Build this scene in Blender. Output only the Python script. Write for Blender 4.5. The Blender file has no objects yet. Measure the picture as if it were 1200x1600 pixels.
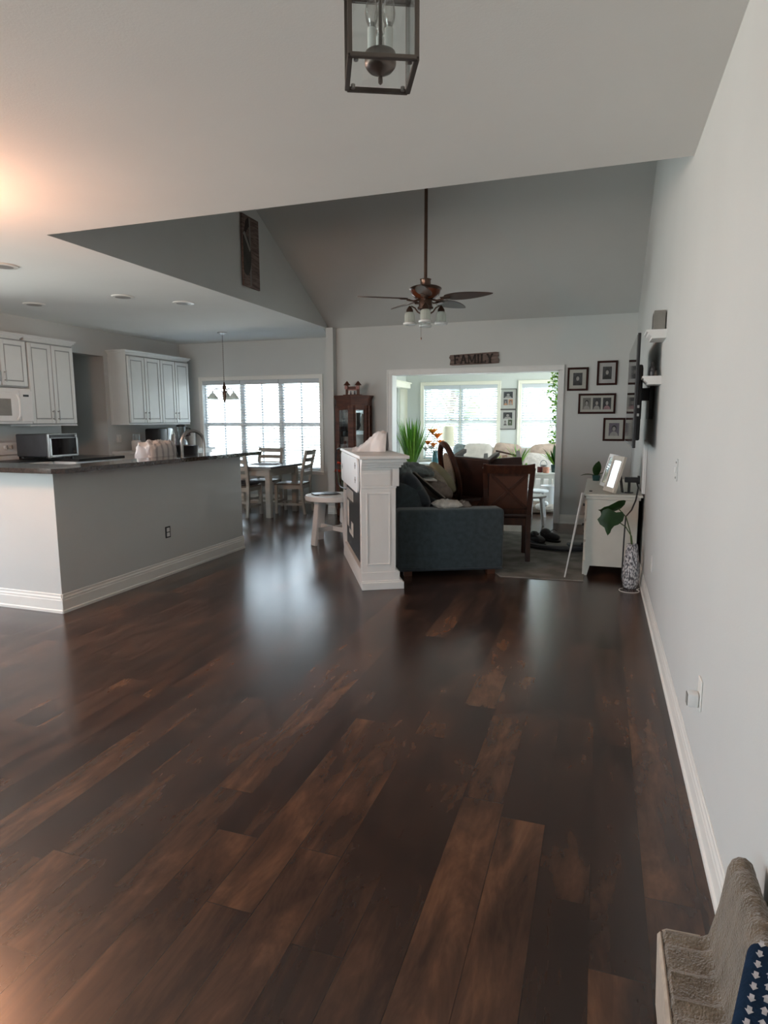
import bpy, bmesh, math, random
from mathutils import Matrix, Vector, Euler
random.seed(7)
PI = math.pi
S = bpy.context.scene
COL = S.collection

# ------------------------------------------------------------------ camera
cam_d = bpy.data.cameras.new('camera')
cam_d.sensor_fit = 'VERTICAL'
cam_d.sensor_height = 36.0
cam_d.lens = 990.554 * 36.0 / 1600.0
cam_d.clip_start = 0.05
cam_d.clip_end = 200
cam = bpy.data.objects.new('camera', cam_d)
COL.objects.link(cam)
RC = ((0.94716745, 0.32072885, -0.00261368), (0.04373172, -0.13721153, -0.98957594), (-0.31774418, 0.93717981, -0.14398832))
cam.matrix_world = Matrix(((RC[0][0], -RC[1][0], -RC[2][0], 0), (RC[0][1], -RC[1][1], -RC[2][1], 0),
                           (RC[0][2], -RC[1][2], -RC[2][2], 1.40), (0, 0, 0, 1)))
S.camera = cam

# ------------------------------------------------------------------ world, exposure
W = bpy.data.worlds.new('sky')
S.world = W
W.use_nodes = True
bgn = W.node_tree.nodes['Background']
wt = W.node_tree
tc = wt.nodes.new('ShaderNodeTexCoord'); sep = wt.nodes.new('ShaderNodeSeparateXYZ'); rmp = wt.nodes.new('ShaderNodeValToRGB')
wt.links.new(tc.outputs['Generated'], sep.inputs[0]); mad = wt.nodes.new('ShaderNodeMath'); mad.operation = 'MULTIPLY_ADD'; mad.inputs[1].default_value = 0.5; mad.inputs[2].default_value = 0.5
wt.links.new(sep.outputs['Z'], mad.inputs[0]); wt.links.new(mad.outputs[0], rmp.inputs[0]); wt.links.new(rmp.outputs[0], bgn.inputs['Color'])
# below the horizon: sunlit pale paving and lawn; above: bright hazy sky, bluer overhead
el_ = rmp.color_ramp.elements
el_[0].position = 0.0; el_[0].color = (1.22, 1.20, 1.15, 1)
el_[1].position = 0.85; el_[1].color = (0.66, 0.82, 1.06, 1)
for p_, c_ in ((0.47, (1.12, 1.12, 1.08, 1)), (0.52, (0.95, 1.0, 1.06, 1))):
    e_ = el_.new(p_); e_.color = c_
SKY = 5.0
bgn.inputs['Strength'].default_value = SKY
S.view_settings.view_transform = 'Standard'
S.view_settings.look = 'None'
S.view_settings.gamma = 1.0
S.view_settings.use_curve_mapping = False
S.view_settings.exposure = 1.55
S.cycles.use_denoising = True
S.cycles.max_bounces = 10
S.cycles.diffuse_bounces = 7
S.cycles.glossy_bounces = 4
S.cycles.transmission_bounces = 8
S.cycles.transparent_max_bounces = 12
S.cycles.sample_clamp_indirect = 6
S.cycles.caustics_reflective = False
S.cycles.caustics_refractive = False

def portal(loc, rot, sx, sy):
    l = bpy.data.lights.new('window_portal', 'AREA'); l.shape = 'RECTANGLE'; l.size = sx; l.size_y = sy
    l.cycles.is_portal = True
    o = bpy.data.objects.new('window_portal', l); o.location = loc; o.rotation_euler = rot; COL.objects.link(o)

# ------------------------------------------------------------------ measures
HC = 2.72            # flat ceiling
XR = 0.39            # right wall
XK = -7.08           # kitchen wall
XG = -3.83           # gable wall above the peninsula
YE = 3.763           # edge of the flat ceiling
YB = 8.81            # back wall
YD = 9.69            # dining window wall
YS = 12.30           # sunroom far wall
YREAR = -3.6

# ------------------------------------------------------------------ materials
def nt(m): return m.node_tree.nodes, m.node_tree.links
def mat(name, col, rough=0.5, metal=0.0, var=0.06, scale=8.0, bump=0.0, bscale=None, spec=0.5, stretch=None, col2=None, sheen=0.0, coat=0.0, trans=0.0, emit=None):
    m = bpy.data.materials.new(name); m.use_nodes = True
    n, l = nt(m); b = n['Principled BSDF']
    b.inputs['Roughness'].default_value = rough; b.inputs['Metallic'].default_value = metal
    b.inputs['Specular IOR Level'].default_value = spec
    if sheen: b.inputs['Sheen Weight'].default_value = sheen
    if coat: b.inputs['Coat Weight'].default_value = coat; b.inputs['Coat Roughness'].default_value = 0.1
    if trans: b.inputs['Transmission Weight'].default_value = trans
    t = n.new('ShaderNodeTexCoord'); mp = n.new('ShaderNodeMapping'); l.new(t.outputs['Object'], mp.inputs[0])
    if stretch: mp.inputs['Scale'].default_value = stretch
    nz = n.new('ShaderNodeTexNoise'); nz.inputs['Scale'].default_value = scale; nz.inputs['Detail'].default_value = 4
    l.new(mp.outputs[0], nz.inputs['Vector'])
    cr = n.new('ShaderNodeValToRGB'); l.new(nz.outputs['Fac'], cr.inputs[0])
    c2 = col2 or tuple(min(1, c * (1 + var)) for c in col); c1 = col if col2 else tuple(c * (1 - var) for c in col)
    cr.color_ramp.elements[0].position = 0.35; cr.color_ramp.elements[0].color = (*c1, 1)
    cr.color_ramp.elements[1].position = 0.65; cr.color_ramp.elements[1].color = (*c2, 1)
    l.new(cr.outputs[0], b.inputs['Base Color'])
    if bump:
        n2 = n.new('ShaderNodeTexNoise'); n2.inputs['Scale'].default_value = bscale or scale * 4; n2.inputs['Detail'].default_value = 3
        l.new(mp.outputs[0], n2.inputs['Vector'])
        bp = n.new('ShaderNodeBump'); bp.inputs['Strength'].default_value = bump; bp.inputs['Distance'].default_value = 0.01
        l.new(n2.outputs['Fac'], bp.inputs['Height']); l.new(bp.outputs[0], b.inputs['Normal'])
    if emit:
        b.inputs['Emission Color'].default_value = (*emit[0], 1); b.inputs['Emission Strength'].default_value = emit[1]
    return m

def glass_mat(name, tint=(0.93, 0.97, 0.97), gloss=0.08, rough=0.02):
    m = bpy.data.materials.new(name); m.use_nodes = True
    n, l = nt(m); n.remove(n['Principled BSDF']); out = n['Material Output']
    tr = n.new('ShaderNodeBsdfTransparent'); tr.inputs[0].default_value = (*tint, 1)
    gl = n.new('ShaderNodeBsdfGlossy'); gl.inputs['Roughness'].default_value = rough
    mx = n.new('ShaderNodeMixShader'); mx.inputs[0].default_value = gloss
    lw = n.new('ShaderNodeLayerWeight'); lw.inputs['Blend'].default_value = 0.25
    ma = n.new('ShaderNodeMath'); ma.operation = 'MULTIPLY_ADD'; ma.inputs[1].default_value = 0.6; ma.inputs[2].default_value = gloss * 0.5
    l.new(lw.outputs['Fresnel'], ma.inputs[0]); l.new(ma.outputs[0], mx.inputs[0])
    l.new(tr.outputs[0], mx.inputs[1]); l.new(gl.outputs[0], mx.inputs[2]); l.new(mx.outputs[0], out.inputs[0])
    return m

def leaf_mat(name, col, var=0.25, rough=0.45):
    m = mat(name, col, rough, var=var, scale=14)
    n, l = nt(m); b = n['Principled BSDF']; out = n['Material Output']
    tl = n.new('ShaderNodeBsdfTranslucent'); tl.inputs[0].default_value = (min(1, col[0] * 1.8), min(1, col[1] * 1.8), col[2], 1)
    mx = n.new('ShaderNodeMixShader'); mx.inputs[0].default_value = 0.35
    l.new(b.outputs[0], mx.inputs[1]); l.new(tl.outputs[0], mx.inputs[2]); l.new(mx.outputs[0], out.inputs[0])
    return m

def floor_mat():
    m = bpy.data.materials.new('dark_plank_floor'); m.use_nodes = True
    n, l = nt(m); b = n['Principled BSDF']
    def M(op, a, bb=None, c=None):
        x = n.new('ShaderNodeMath'); x.operation = op
        for i, v in enumerate((a, bb, c)):
            if v is None: continue
            if isinstance(v, (int, float)): x.inputs[i].default_value = v
            else: l.new(v, x.inputs[i])
        return x.outputs[0]
    t = n.new('ShaderNodeTexCoord'); sp = n.new('ShaderNodeSeparateXYZ'); l.new(t.outputs['Object'], sp.inputs[0])
    X, Y = sp.outputs[0], sp.outputs[1]
    PW, PL = 0.1525, 1.22
    u = M('DIVIDE', M('ADD', X, 0.1225 + 30 * PW), PW); row = M('FLOOR', u); fu = M('FRACT', u)
    wn = n.new('ShaderNodeTexWhiteNoise'); wn.noise_dimensions = '1D'; l.new(row, wn.inputs['W'])
    v = M('ADD', M('DIVIDE', M('ADD', Y, 40), PL), M('MULTIPLY', wn.outputs['Value'], 7.3)); pl = M('FLOOR', v); fv = M('FRACT', v)
    cb = n.new('ShaderNodeCombineXYZ'); l.new(row, cb.inputs[0]); l.new(pl, cb.inputs[1])
    w2 = n.new('ShaderNodeTexWhiteNoise'); w2.noise_dimensions = '3D'; l.new(cb.outputs[0], w2.inputs['Vector'])
    # grain, broken up per plank
    off = n.new('ShaderNodeVectorMath'); off.operation = 'SCALE'; l.new(w2.outputs['Color'], off.inputs[0]); off.inputs['Scale'].default_value = 17
    ad = n.new('ShaderNodeVectorMath'); ad.operation = 'ADD'; l.new(t.outputs['Object'], ad.inputs[0]); l.new(off.outputs[0], ad.inputs[1])
    def noise(sx, sy, sc, det=5, rgh=0.6):
        mp = n.new('ShaderNodeMapping'); mp.inputs['Scale'].default_value = (sx, sy, 1); l.new(ad.outputs[0], mp.inputs[0])
        z = n.new('ShaderNodeTexNoise'); z.inputs['Scale'].default_value = sc; z.inputs['Detail'].default_value = det; z.inputs['Roughness'].default_value = rgh
        z.inputs['Distortion'].default_value = 0.5
        l.new(mp.outputs[0], z.inputs['Vector']); return z.outputs['Fac']
    blot = noise(4.2, 1.15, 1.7, 5, 0.62); grain = noise(14, 1.8, 2.0, 3, 0.5); fine = noise(20, 9, 1.6, 2, 0.5)
    k = M('ADD', M('MULTIPLY', w2.outputs['Value'], 0.50), M('MULTIPLY', M('SUBTRACT', blot, 0.45), 1.7))
    k = M('ADD', k, M('MULTIPLY', M('SUBTRACT', grain, 0.5), 0.42))
    k = M('ADD', k, M('MULTIPLY', M('SUBTRACT', fine, 0.5), 0.15))
    cr = n.new('ShaderNodeValToRGB'); l.new(k, cr.inputs[0]); e = cr.color_ramp.elements
    e[0].position = 0.0; e[0].color = (0.028, 0.0155, 0.0122, 1)
    e[1].position = 0.85; e[1].color = (0.150, 0.072, 0.039, 1)
    x = e.new(0.28); x.color = (0.043, 0.0225, 0.0160, 1)
    x = e.new(0.55); x.color = (0.082, 0.040, 0.0245, 1)
    # seams
    su = M('LESS_THAN', M('MINIMUM', fu, M('SUBTRACT', 1, fu)), 0.010)
    sv = M('LESS_THAN', M('MINIMUM', fv, M('SUBTRACT', 1, fv)), 0.0012)
    seam = M('MAXIMUM', su, sv)
    mx = n.new('ShaderNodeMixRGB'); l.new(M('MULTIPLY', seam, 0.6), mx.inputs[0]); l.new(cr.outputs[0], mx.inputs[1]); mx.inputs[2].default_value = (0.012, 0.007, 0.005, 1)
    l.new(mx.outputs[0], b.inputs['Base Color'])
    l.new(M('ADD', M('MULTIPLY', blot, 0.05), 0.205), b.inputs['Roughness'])
    b.inputs['Specular IOR Level'].default_value = 0.62
    bp = n.new('ShaderNodeBump'); bp.inputs['Strength'].default_value = 0.14; bp.inputs['Distance'].default_value = 0.002
    l.new(M('SUBTRACT', M('MULTIPLY', grain, 0.25), M('MULTIPLY', seam, 1.0)), bp.inputs['Height'])
    l.new(bp.outputs[0], b.inputs['Normal'])
    return m

def stripe_mat(name, ca, cb_, freq, axis=0, rough=0.8, thr=0.0):
    m = bpy.data.materials.new(name); m.use_nodes = True
    n, l = nt(m); b = n['Principled BSDF']; b.inputs['Roughness'].default_value = rough
    t = n.new('ShaderNodeTexCoord'); sp = n.new('ShaderNodeSeparateXYZ'); l.new(t.outputs['Object'], sp.inputs[0])
    a = n.new('ShaderNodeMath'); a.operation = 'MULTIPLY'; a.inputs[1].default_value = freq * 2 * PI; l.new(sp.outputs[axis], a.inputs[0])
    s = n.new('ShaderNodeMath'); s.operation = 'SINE'; l.new(a.outputs[0], s.inputs[0])
    g = n.new('ShaderNodeMath'); g.operation = 'GREATER_THAN'; g.inputs[1].default_value = thr; l.new(s.outputs[0], g.inputs[0])
    mx = n.new('ShaderNodeMixRGB'); l.new(g.outputs[0], mx.inputs[0]); mx.inputs[1].default_value = (*ca, 1); mx.inputs[2].default_value = (*cb_, 1)
    l.new(mx.outputs[0], b.inputs['Base Color'])
    return m

FLOOR = floor_mat()
WALL = mat('greige_wall_paint', (0.58, 0.59, 0.58), 0.75, var=0.012, scale=2, bump=0.06, bscale=160, spec=0.25)
WHITEC = mat('white_ceiling_paint', (0.80, 0.785, 0.76), 0.9, var=0.012, scale=1.5, bump=0.06, bscale=120, spec=0.15)
SUNWALL = mat('sunroom_wall_paint', (0.60, 0.63, 0.60), 0.8, var=0.01, scale=2, spec=0.2)
TRIM = mat('white_trim_paint', (0.78, 0.76, 0.72), 0.4, var=0.01)
SUNTRIM = mat('cream_trim_paint', (0.80, 0.79, 0.68), 0.4, var=0.01)
WHITE = mat('white_paint', (0.74, 0.74, 0.73), 0.45, var=0.015)
CAB = mat('cabinet_paint', (0.72, 0.74, 0.73), 0.4, var=0.012)
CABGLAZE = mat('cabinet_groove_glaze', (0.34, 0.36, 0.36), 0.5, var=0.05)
NICKEL = mat('brushed_nickel', (0.36, 0.34, 0.325), 0.28, 1.0, var=0.04)
BRONZE = mat('aged_bronze', (0.135, 0.085, 0.065), 0.3, 0.9, var=0.15)
LANT = mat('lantern_metal', (0.15, 0.125, 0.11), 0.38, 0.85, var=0.08)
GRANITE = mat('dark_granite', (0.022, 0.019, 0.018), 0.07, var=0.2, scale=90, col2=(0.060, 0.045, 0.038), spec=0.6)
BLACKST = mat('black_counter_stone', (0.012, 0.012, 0.013), 0.15, var=0.3, scale=60)
BLACK = mat('black_plastic', (0.012, 0.012, 0.014), 0.35, var=0.1)
BLACKG = mat('black_gloss_screen', (0.008, 0.008, 0.01), 0.06, var=0.05, spec=0.8)
DGREY = mat('dark_grey_metal', (0.05, 0.05, 0.055), 0.4, 0.3, var=0.1)
STEEL = mat('steel', (0.42, 0.42, 0.42), 0.3, 1.0, var=0.04)
MAHOG = mat('mahogany_wood', (0.055, 0.016, 0.009), 0.5, spec=0.25, var=0.3, scale=5, stretch=(1, 1, 6), col2=(0.10, 0.032, 0.016))
CHAIRW = mat('dark_walnut_wood', (0.036, 0.0125, 0.0075), 0.42, spec=0.35, var=0.3, scale=5, stretch=(5, 5, 1), col2=(0.075, 0.027, 0.014))
CHAIRP = mat('leather_brown_seat', (0.045, 0.018, 0.014), 0.4, var=0.2, scale=12)
FRAMEW = mat('picture_frame_wood', (0.030, 0.007, 0.005), 0.55, spec=0.15, var=0.25, scale=12)
RUSTIC = mat('rustic_sign_wood', (0.09, 0.06, 0.05), 0.8, var=0.4, scale=6, stretch=(1, 1, 8), col2=(0.21, 0.15, 0.13), bump=0.4)
DARKLET = mat('burnt_letter_wood', (0.022, 0.013, 0.010), 0.7, var=0.2)
SOFA = mat('slate_chenille', (0.050, 0.066, 0.074), 0.95, var=0.16, scale=22, bump=0.25, bscale=220, sheen=0.35, spec=0.15)
SOFA2 = mat('slate_cushion', (0.034, 0.043, 0.052), 0.95, var=0.15, scale=16, bump=0.2, bscale=200, sheen=0.3, spec=0.15)
THROW = mat('sage_grey_throw', (0.17, 0.20, 0.20), 0.95, var=0.25, scale=14, bump=0.4, sheen=0.2, spec=0.1)
TAN = mat('tan_pillow', (0.30, 0.25, 0.20), 0.9, var=0.25, scale=16, bump=0.2, spec=0.1)
TAUPE = mat('taupe_blanket', (0.22, 0.18, 0.155), 0.95, var=0.2, scale=12, bump=0.3, spec=0.1)
CREAM = mat('cream_towel', (0.62, 0.56, 0.50), 0.95, var=0.12, scale=20, bump=0.6, bscale=60, spec=0.1)
PAPER = mat('white_paper', (0.72, 0.70, 0.66), 0.8, var=0.03)
MATB = mat('mat_board', (0.62, 0.60, 0.55), 0.8, var=0.02)
BEIGE = mat('beige_cane_panel', (0.33, 0.25, 0.18), 0.8, var=0.15, scale=60)
TABLEW = mat('taupe_painted_wood', (0.44, 0.41, 0.36), 0.5, var=0.06, scale=4, stretch=(1, 1, 4))
TABLET = mat('dark_table_top', (0.10, 0.095, 0.10), 0.22, var=0.2, scale=5, stretch=(1, 8, 1))
SEATD = mat('dark_seat_pad', (0.035, 0.03, 0.03), 0.6, var=0.2)
SEATL = mat('brown_chair_seat', (0.16, 0.12, 0.09), 0.5, var=0.15)
RUG = mat('grey_rug', (0.175, 0.165, 0.15), 1.0, var=0.25, scale=5, bump=0.5, bscale=150, col2=(0.30, 0.285, 0.26), spec=0.05)
GLASS = glass_mat('window_glass')
CGLASS = glass_mat('cabinet_glass', (0.95, 0.97, 0.97), 0.06)
PGLASS = glass_mat('picture_glass', (0.97, 0.98, 0.98), 0.02)
BULB = glass_mat('bulb_glass', (0.92, 0.90, 0.88), 0.25, 0.05)
BLIND = mat('backlit_blind_slat', (0.56, 0.60, 0.63), 0.5, var=0.01)  # white slats; their backlit grey-blue shade is put into the colour
FROST = mat('ribbed_frosted_glass', (0.72, 0.74, 0.68), 0.25, var=0.06, scale=30, spec=0.6)
def _frost(m):
    n, l = nt(m); b = n['Principled BSDF']; tl = n.new('ShaderNodeBsdfTranslucent'); tl.inputs[0].default_value = (.9, .92, .86, 1)
    tp = n.new('ShaderNodeBsdfTransparent'); m1 = n.new('ShaderNodeMixShader'); m1.inputs[0].default_value = .55; m2 = n.new('ShaderNodeMixShader'); m2.inputs[0].default_value = .22
    l.new(b.outputs[0], m1.inputs[1]); l.new(tl.outputs[0], m1.inputs[2]); l.new(m1.outputs[0], m2.inputs[1]); l.new(tp.outputs[0], m2.inputs[2]); l.new(m2.outputs[0], n['Material Output'].inputs[0])
_frost(FROST)
VASEM = None
GREEN = leaf_mat('leaf_green', (0.12, 0.28, 0.04))
GREEND = leaf_mat('leaf_dark_green', (0.026, 0.070, 0.018), rough=0.3)
GREENL = leaf_mat('leaf_light_green', (0.22, 0.40, 0.06))
ORANGE = leaf_mat('lily_orange', (0.80, 0.27, 0.035))
CORAL = leaf_mat('flower_coral', (0.75, 0.10, 0.05))
STEM = mat('plant_stem', (0.05, 0.09, 0.02), 0.6, var=0.2)
BARK = mat('tree_bark', (0.16, 0.12, 0.09), 0.9, var=0.3, scale=6)
TERRA = mat('pot_teal_glaze', (0.02, 0.07, 0.065), 0.3, var=0.1)
COPPER = mat('copper_candle', (0.45, 0.20, 0.13), 0.4, 0.3, var=0.2, scale=30)
REDC = mat('dark_red_candle', (0.10, 0.015, 0.015), 0.3, var=0.1)
LINEN = mat('linen_upholstery', (0.60, 0.55, 0.49), 0.95, var=0.08, scale=10, spec=0.1)
LINEN2 = mat('blush_cushion', (0.48, 0.37, 0.30), 0.95, var=0.12, scale=12, spec=0.1)
PLUSH = mat('taupe_plush', (0.165, 0.122, 0.083), 1.0, var=0.16, scale=26, bump=0.8, bscale=190, sheen=0.5, spec=0.05)
PLUSHL = mat('light_edge_plush', (0.42, 0.34, 0.27), 1.0, var=0.1, scale=40, sheen=0.3, spec=0.05)
NAVY = mat('navy_fabric', (0.008, 0.022, 0.050), 0.85, var=0.15, scale=40, bump=0.2, spec=0.1)
SILVER = mat('white_tree_print', (0.50, 0.48, 0.50), 0.8, var=0.2, scale=90)
GREYB = mat('grey_frame', (0.22, 0.21, 0.19), 0.6, var=0.1)
SOIL = mat('potting_soil', (0.03, 0.02, 0.015), 1.0, var=0.3)
RATTAN = mat('light_wood_edge', (0.42, 0.27, 0.16), 0.55, var=0.15, scale=9)
FENCE = mat('weathered_fence', (0.62, 0.56, 0.48), 0.9, var=0.15, scale=5, stretch=(5, 5, 1))
GRASS = mat('pale_paving', (0.50, 0.49, 0.46), 1.0, var=0.2, scale=4)
TREEG = leaf_mat('tree_foliage', (0.34, 0.36, 0.26))
BRICKM = mat('pale_siding', (0.55, 0.52, 0.46), 0.9, var=0.05)
SKIN = mat('print_light_tone', (0.42, 0.38, 0.36), 0.4, var=0.08, scale=40)
PBG = mat('print_dark_ground', (0.045, 0.045, 0.050), 0.5, var=0.35, scale=25)
PHAIR = mat('print_black_tone', (0.016, 0.014, 0.014), 0.4, var=0.2)
PCLOTH = mat('print_mid_tone', (0.16, 0.14, 0.14), 0.4, var=0.25, scale=40)
PPINK = mat('print_pink_tone', (0.40, 0.22, 0.24), 0.4, var=0.2, scale=40)
PGREEN = mat('print_green_tone', (0.10, 0.14, 0.07), 0.4, var=0.3, scale=40)
PORANGE = mat('print_orange_tone', (0.62, 0.30, 0.17), 0.4, var=0.2, scale=40)
WARMSH = mat('warm_lamp_diffuser', (0.8, 0.7, 0.55), 0.6, var=0.01, emit=((1.0, 0.60, 0.33), 6.0))
SHADE = mat('cream_lamp_shade', (0.70, 0.66, 0.50), 0.9, var=0.03)
CANLITE = mat('recessed_light_baffle', (0.30, 0.28, 0.27), 0.35, 0.2, var=0.05)
CLEARP = glass_mat('clear_jar', (0.85, 0.88, 0.88), 0.18, 0.05)
TOWEL = stripe_mat('striped_towel', (0.55, 0.52, 0.50), (0.33, 0.31, 0.31), 12.0, 1, thr=0.5)

# ------------------------------------------------------------------ mesh helper
class MB:
    def __init__(s): s.bm = bmesh.new(); s.mats = []; s.M = Matrix.Identity(4)
    def mi(s, m):
        if m not in s.mats: s.mats.append(m)
        return s.mats.index(m)
    def add(s, verts, faces, m, M=None):
        T = s.M @ M if M is not None else s.M
        k = s.mi(m); vs = [s.bm.verts.new(T @ Vector(v)) for v in verts]
        for f in faces:
            try:
                fc = s.bm.faces.new([vs[i] for i in f]); fc.material_index = k
            except ValueError: pass
        return s
    def merge(s, tb, m, M=None):
        tb.verts.ensure_lookup_table()
        for i, v in enumerate(tb.verts): v.index = i
        s.add([v.co[:] for v in tb.verts], [[v.index for v in f.verts] for f in tb.faces], m, M); tb.free(); return s
    def box(s, c, d, m, bev=0.0, rot=None, seg=2):
        T = Matrix.Translation(c)
        if rot is not None: T = T @ (Euler(rot).to_matrix().to_4x4() if not isinstance(rot, Matrix) else rot)
        tb = bmesh.new(); bmesh.ops.create_cube(tb, size=1.0)
        for v in tb.verts: v.co = Vector((v.co.x * d[0], v.co.y * d[1], v.co.z * d[2]))
        if bev > 0:
            bev = min(bev, min(d) * 0.49)
            bmesh.ops.bevel(tb, geom=tb.edges[:], offset=bev, segments=seg, affect='EDGES', profile=0.5)
        return s.merge(tb, m, T)
    def b2(s, a, b, m, bev=0.0):
        return s.box([(a[i] + b[i]) / 2 for i in range(3)], [abs(b[i] - a[i]) for i in range(3)], m, bev)
    def bar(s, p0, p1, w, d, m, bev=0.0, up=(0, 0, 1)):
        p0, p1 = Vector(p0), Vector(p1); z = (p1 - p0); L = z.length; z.normalize()
        u = Vector(up)
        if abs(z.dot(u)) > 0.95: u = Vector((0, 1, 0))
        x = u.cross(z).normalized(); y = z.cross(x)
        R = Matrix((x, y, z)).transposed().to_4x4()
        tb = bmesh.new(); bmesh.ops.create_cube(tb, size=1.0)
        for v in tb.verts: v.co = Vector((v.co.x * w, v.co.y * d, v.co.z * L))
        if bev > 0: bmesh.ops.bevel(tb, geom=tb.edges[:], offset=min(bev, w * .45, d * .45), segments=2, affect='EDGES')
        return s.merge(tb, m, Matrix.Translation((p0 + p1) / 2) @ R)
    def lathe(s, prof, m, seg=24, c=(0, 0, 0), M=None, wave=None):
        vs, fs = [], []
        for r, z in prof:
            for k in range(seg):
                a = 2 * PI * k / seg; rr = r * (1 + (wave(a, z) if wave else 0)); vs.append((rr * math.cos(a), rr * math.sin(a), z))
        for i in range(len(prof) - 1):
            for k in range(seg):
                k2 = (k + 1) % seg; fs.append((i * seg + k, i * seg + k2, (i + 1) * seg + k2, (i + 1) * seg + k))
        fs.append(tuple(range(seg))[::-1]); fs.append(tuple((len(prof) - 1) * seg + k for k in range(seg)))
        T = Matrix.Translation(c)
        if M is not None: T = T @ M
        return s.add(vs, fs, m, T)
    def cyl(s, p0, p1, r0, m, r1=None, seg=16):
        p0, p1 = Vector(p0), Vector(p1); z = p1 - p0; L = z.length
        q = z.to_track_quat('Z', 'Y').to_matrix().to_4x4()
        return s.lathe([(r0, 0), (r1 if r1 is not None else r0, L)], m, seg, M=None, c=(0, 0, 0)) if False else s._cyl(p0, q, L, r0, r1 if r1 is not None else r0, m, seg)
    def _cyl(s, p0, q, L, r0, r1, m, seg):
        vs, fs = [], []
        for r, z in ((r0, 0), (r1, L)):
            for k in range(seg):
                a = 2 * PI * k / seg; vs.append((r * math.cos(a), r * math.sin(a), z))
        for k in range(seg): fs.append((k, (k + 1) % seg, seg + (k + 1) % seg, seg + k))
        fs.append(tuple(range(seg))[::-1]); fs.append(tuple(range(seg, 2 * seg)))
        return s.add(vs, fs, m, Matrix.Translation(p0) @ q)
    def tube(s, pts, r, m, seg=8, radii=None, closed=False):
        pts = [Vector(p) for p in pts]; n = len(pts); vs, fs = [], []
        prev = None
        for i, p in enumerate(pts):
            if closed: t = pts[(i + 1) % n] - pts[i - 1]
            else: t = pts[min(i + 1, n - 1)] - pts[max(i - 1, 0)]
            t.normalize()
            if prev is None:
                x = t.cross(Vector((0, 0, 1)))
                if x.length < 0.1: x = t.cross(Vector((0, 1, 0)))
            else: x = prev - t * prev.dot(t)
            x.normalize(); prev = x; y = t.cross(x)
            rr = radii[i] if radii else r
            for k in range(seg):
                a = 2 * PI * k / seg; vs.append(p + x * rr * math.cos(a) + y * rr * math.sin(a))
        for i in range(n if closed else n - 1):
            j = (i + 1) % n
            for k in range(seg):
                k2 = (k + 1) % seg; fs.append((i * seg + k, i * seg + k2, j * seg + k2, j * seg + k))
        if not closed: fs.append(tuple(range(seg))[::-1]); fs.append(tuple((n - 1) * seg + k for k in range(seg)))
        return s.add(vs, fs, m)
    def prism(s, poly, z0, z1, m, M=None):
        n = len(poly); vs = [(p[0], p[1], z0) for p in poly] + [(p[0], p[1], z1) for p in poly]
        fs = [tuple(range(n))[::-1], tuple(range(n, 2 * n))] + [(i, (i + 1) % n, n + (i + 1) % n, n + i) for i in range(n)]
        return s.add(vs, fs, m, M)
    def pillow(s, d, m, M=None, p=2.6, pz=2.0, seg=20, crumple=0.0, seed=0):
        rnd = random.Random(seed); vs, fs = [], []
        ph = [rnd.uniform(0, 6.28) for _ in range(6)]
        N = seg
        def f(c, e): return math.copysign(abs(c) ** e, c)
        for i in range(N + 1):
            v = -PI / 2 + PI * i / N
            for k in range(2 * N):
                u = 2 * PI * k / (2 * N)
                x = f(math.cos(v), 2 / pz) * f(math.cos(u), 2 / p); y = f(math.cos(v), 2 / pz) * f(math.sin(u), 2 / p); z = f(math.sin(v), 2 / pz)
                if crumple:
                    w = 1 + crumple * (math.sin(7 * x + ph[0] + 3 * z) * math.sin(9 * y + ph[1]) + 0.6 * math.sin(17 * x + 11 * y + ph[2]) * math.sin(13 * z + ph[3]))
                    x, y, z = x * (1 + (w - 1) * .4), y * (1 + (w - 1) * .4), z * w
                vs.append((x * d[0] / 2, y * d[1] / 2, z * d[2] / 2))
        for i in range(N):
            for k in range(2 * N):
                k2 = (k + 1) % (2 * N); fs.append((i * 2 * N + k, i * 2 * N + k2, (i + 1) * 2 * N + k2, (i + 1) * 2 * N + k))
        tb = bmesh.new(); vv = [tb.verts.new(x) for x in vs]
        for q in fs:
            try: tb.faces.new([vv[i] for i in q])
            except ValueError: pass
        bmesh.ops.remove_doubles(tb, verts=tb.verts[:], dist=1e-5)
        return s.merge(tb, m, M)
    def leaf(s, base, d, L, w, droop, m, seg=6, fold=0.25, tip=1.0, th=0.0012):
        base = Vector(base); d = Vector(d).normalized(); side = d.cross(Vector((0, 0, 1)))
        if side.length < 0.05: side = Vector((1, 0, 0))
        side.normalize(); p = base.copy(); vs = []; fs = []
        for i in range(seg + 1):
            t = i / seg; ww = w * (math.sin(PI * min(1, (t * 0.92 + 0.08))) ** 0.8) * 0.5
            if i == seg: ww = w * 0.01
            nrm = side.cross(d).normalized()
            vs += [p - side * ww + nrm * ww * fold, p.copy(), p + side * ww + nrm * ww * fold, p - nrm * th]
            p = p + d * (L / seg); d = (d + Vector((0, 0, -droop / seg))).normalized()
        for i in range(seg):
            a, b = i * 4, i * 4 + 4
            fs += [(a, a + 1, b + 1, b), (a + 1, a + 2, b + 2, b + 1), (a, b, b + 3, a + 3), (a + 2, a + 3, b + 3, b + 2)]
        return s.add(vs, fs, m)
    def obj(s, name, parent=None, smooth=35, label=None, cat=None, group=None, kind=None, loc=None, rot=None):
        bm = s.bm
        bmesh.ops.recalc_face_normals(bm, faces=bm.faces[:])
        if smooth:
            c = math.radians(smooth)
            for f in bm.faces: f.smooth = True
            for e in bm.edges:
                if len(e.link_faces) == 2:
                    if e.calc_face_angle(0) > c: e.smooth = False
                else: e.smooth = False
        me = bpy.data.meshes.new(name); bm.to_mesh(me); bm.free()
        for m in s.mats: me.materials.append(m)
        o = bpy.data.objects.new(name, me); COL.objects.link(o)
        if parent: o.parent = parent
        if loc: o.location = loc
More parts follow.
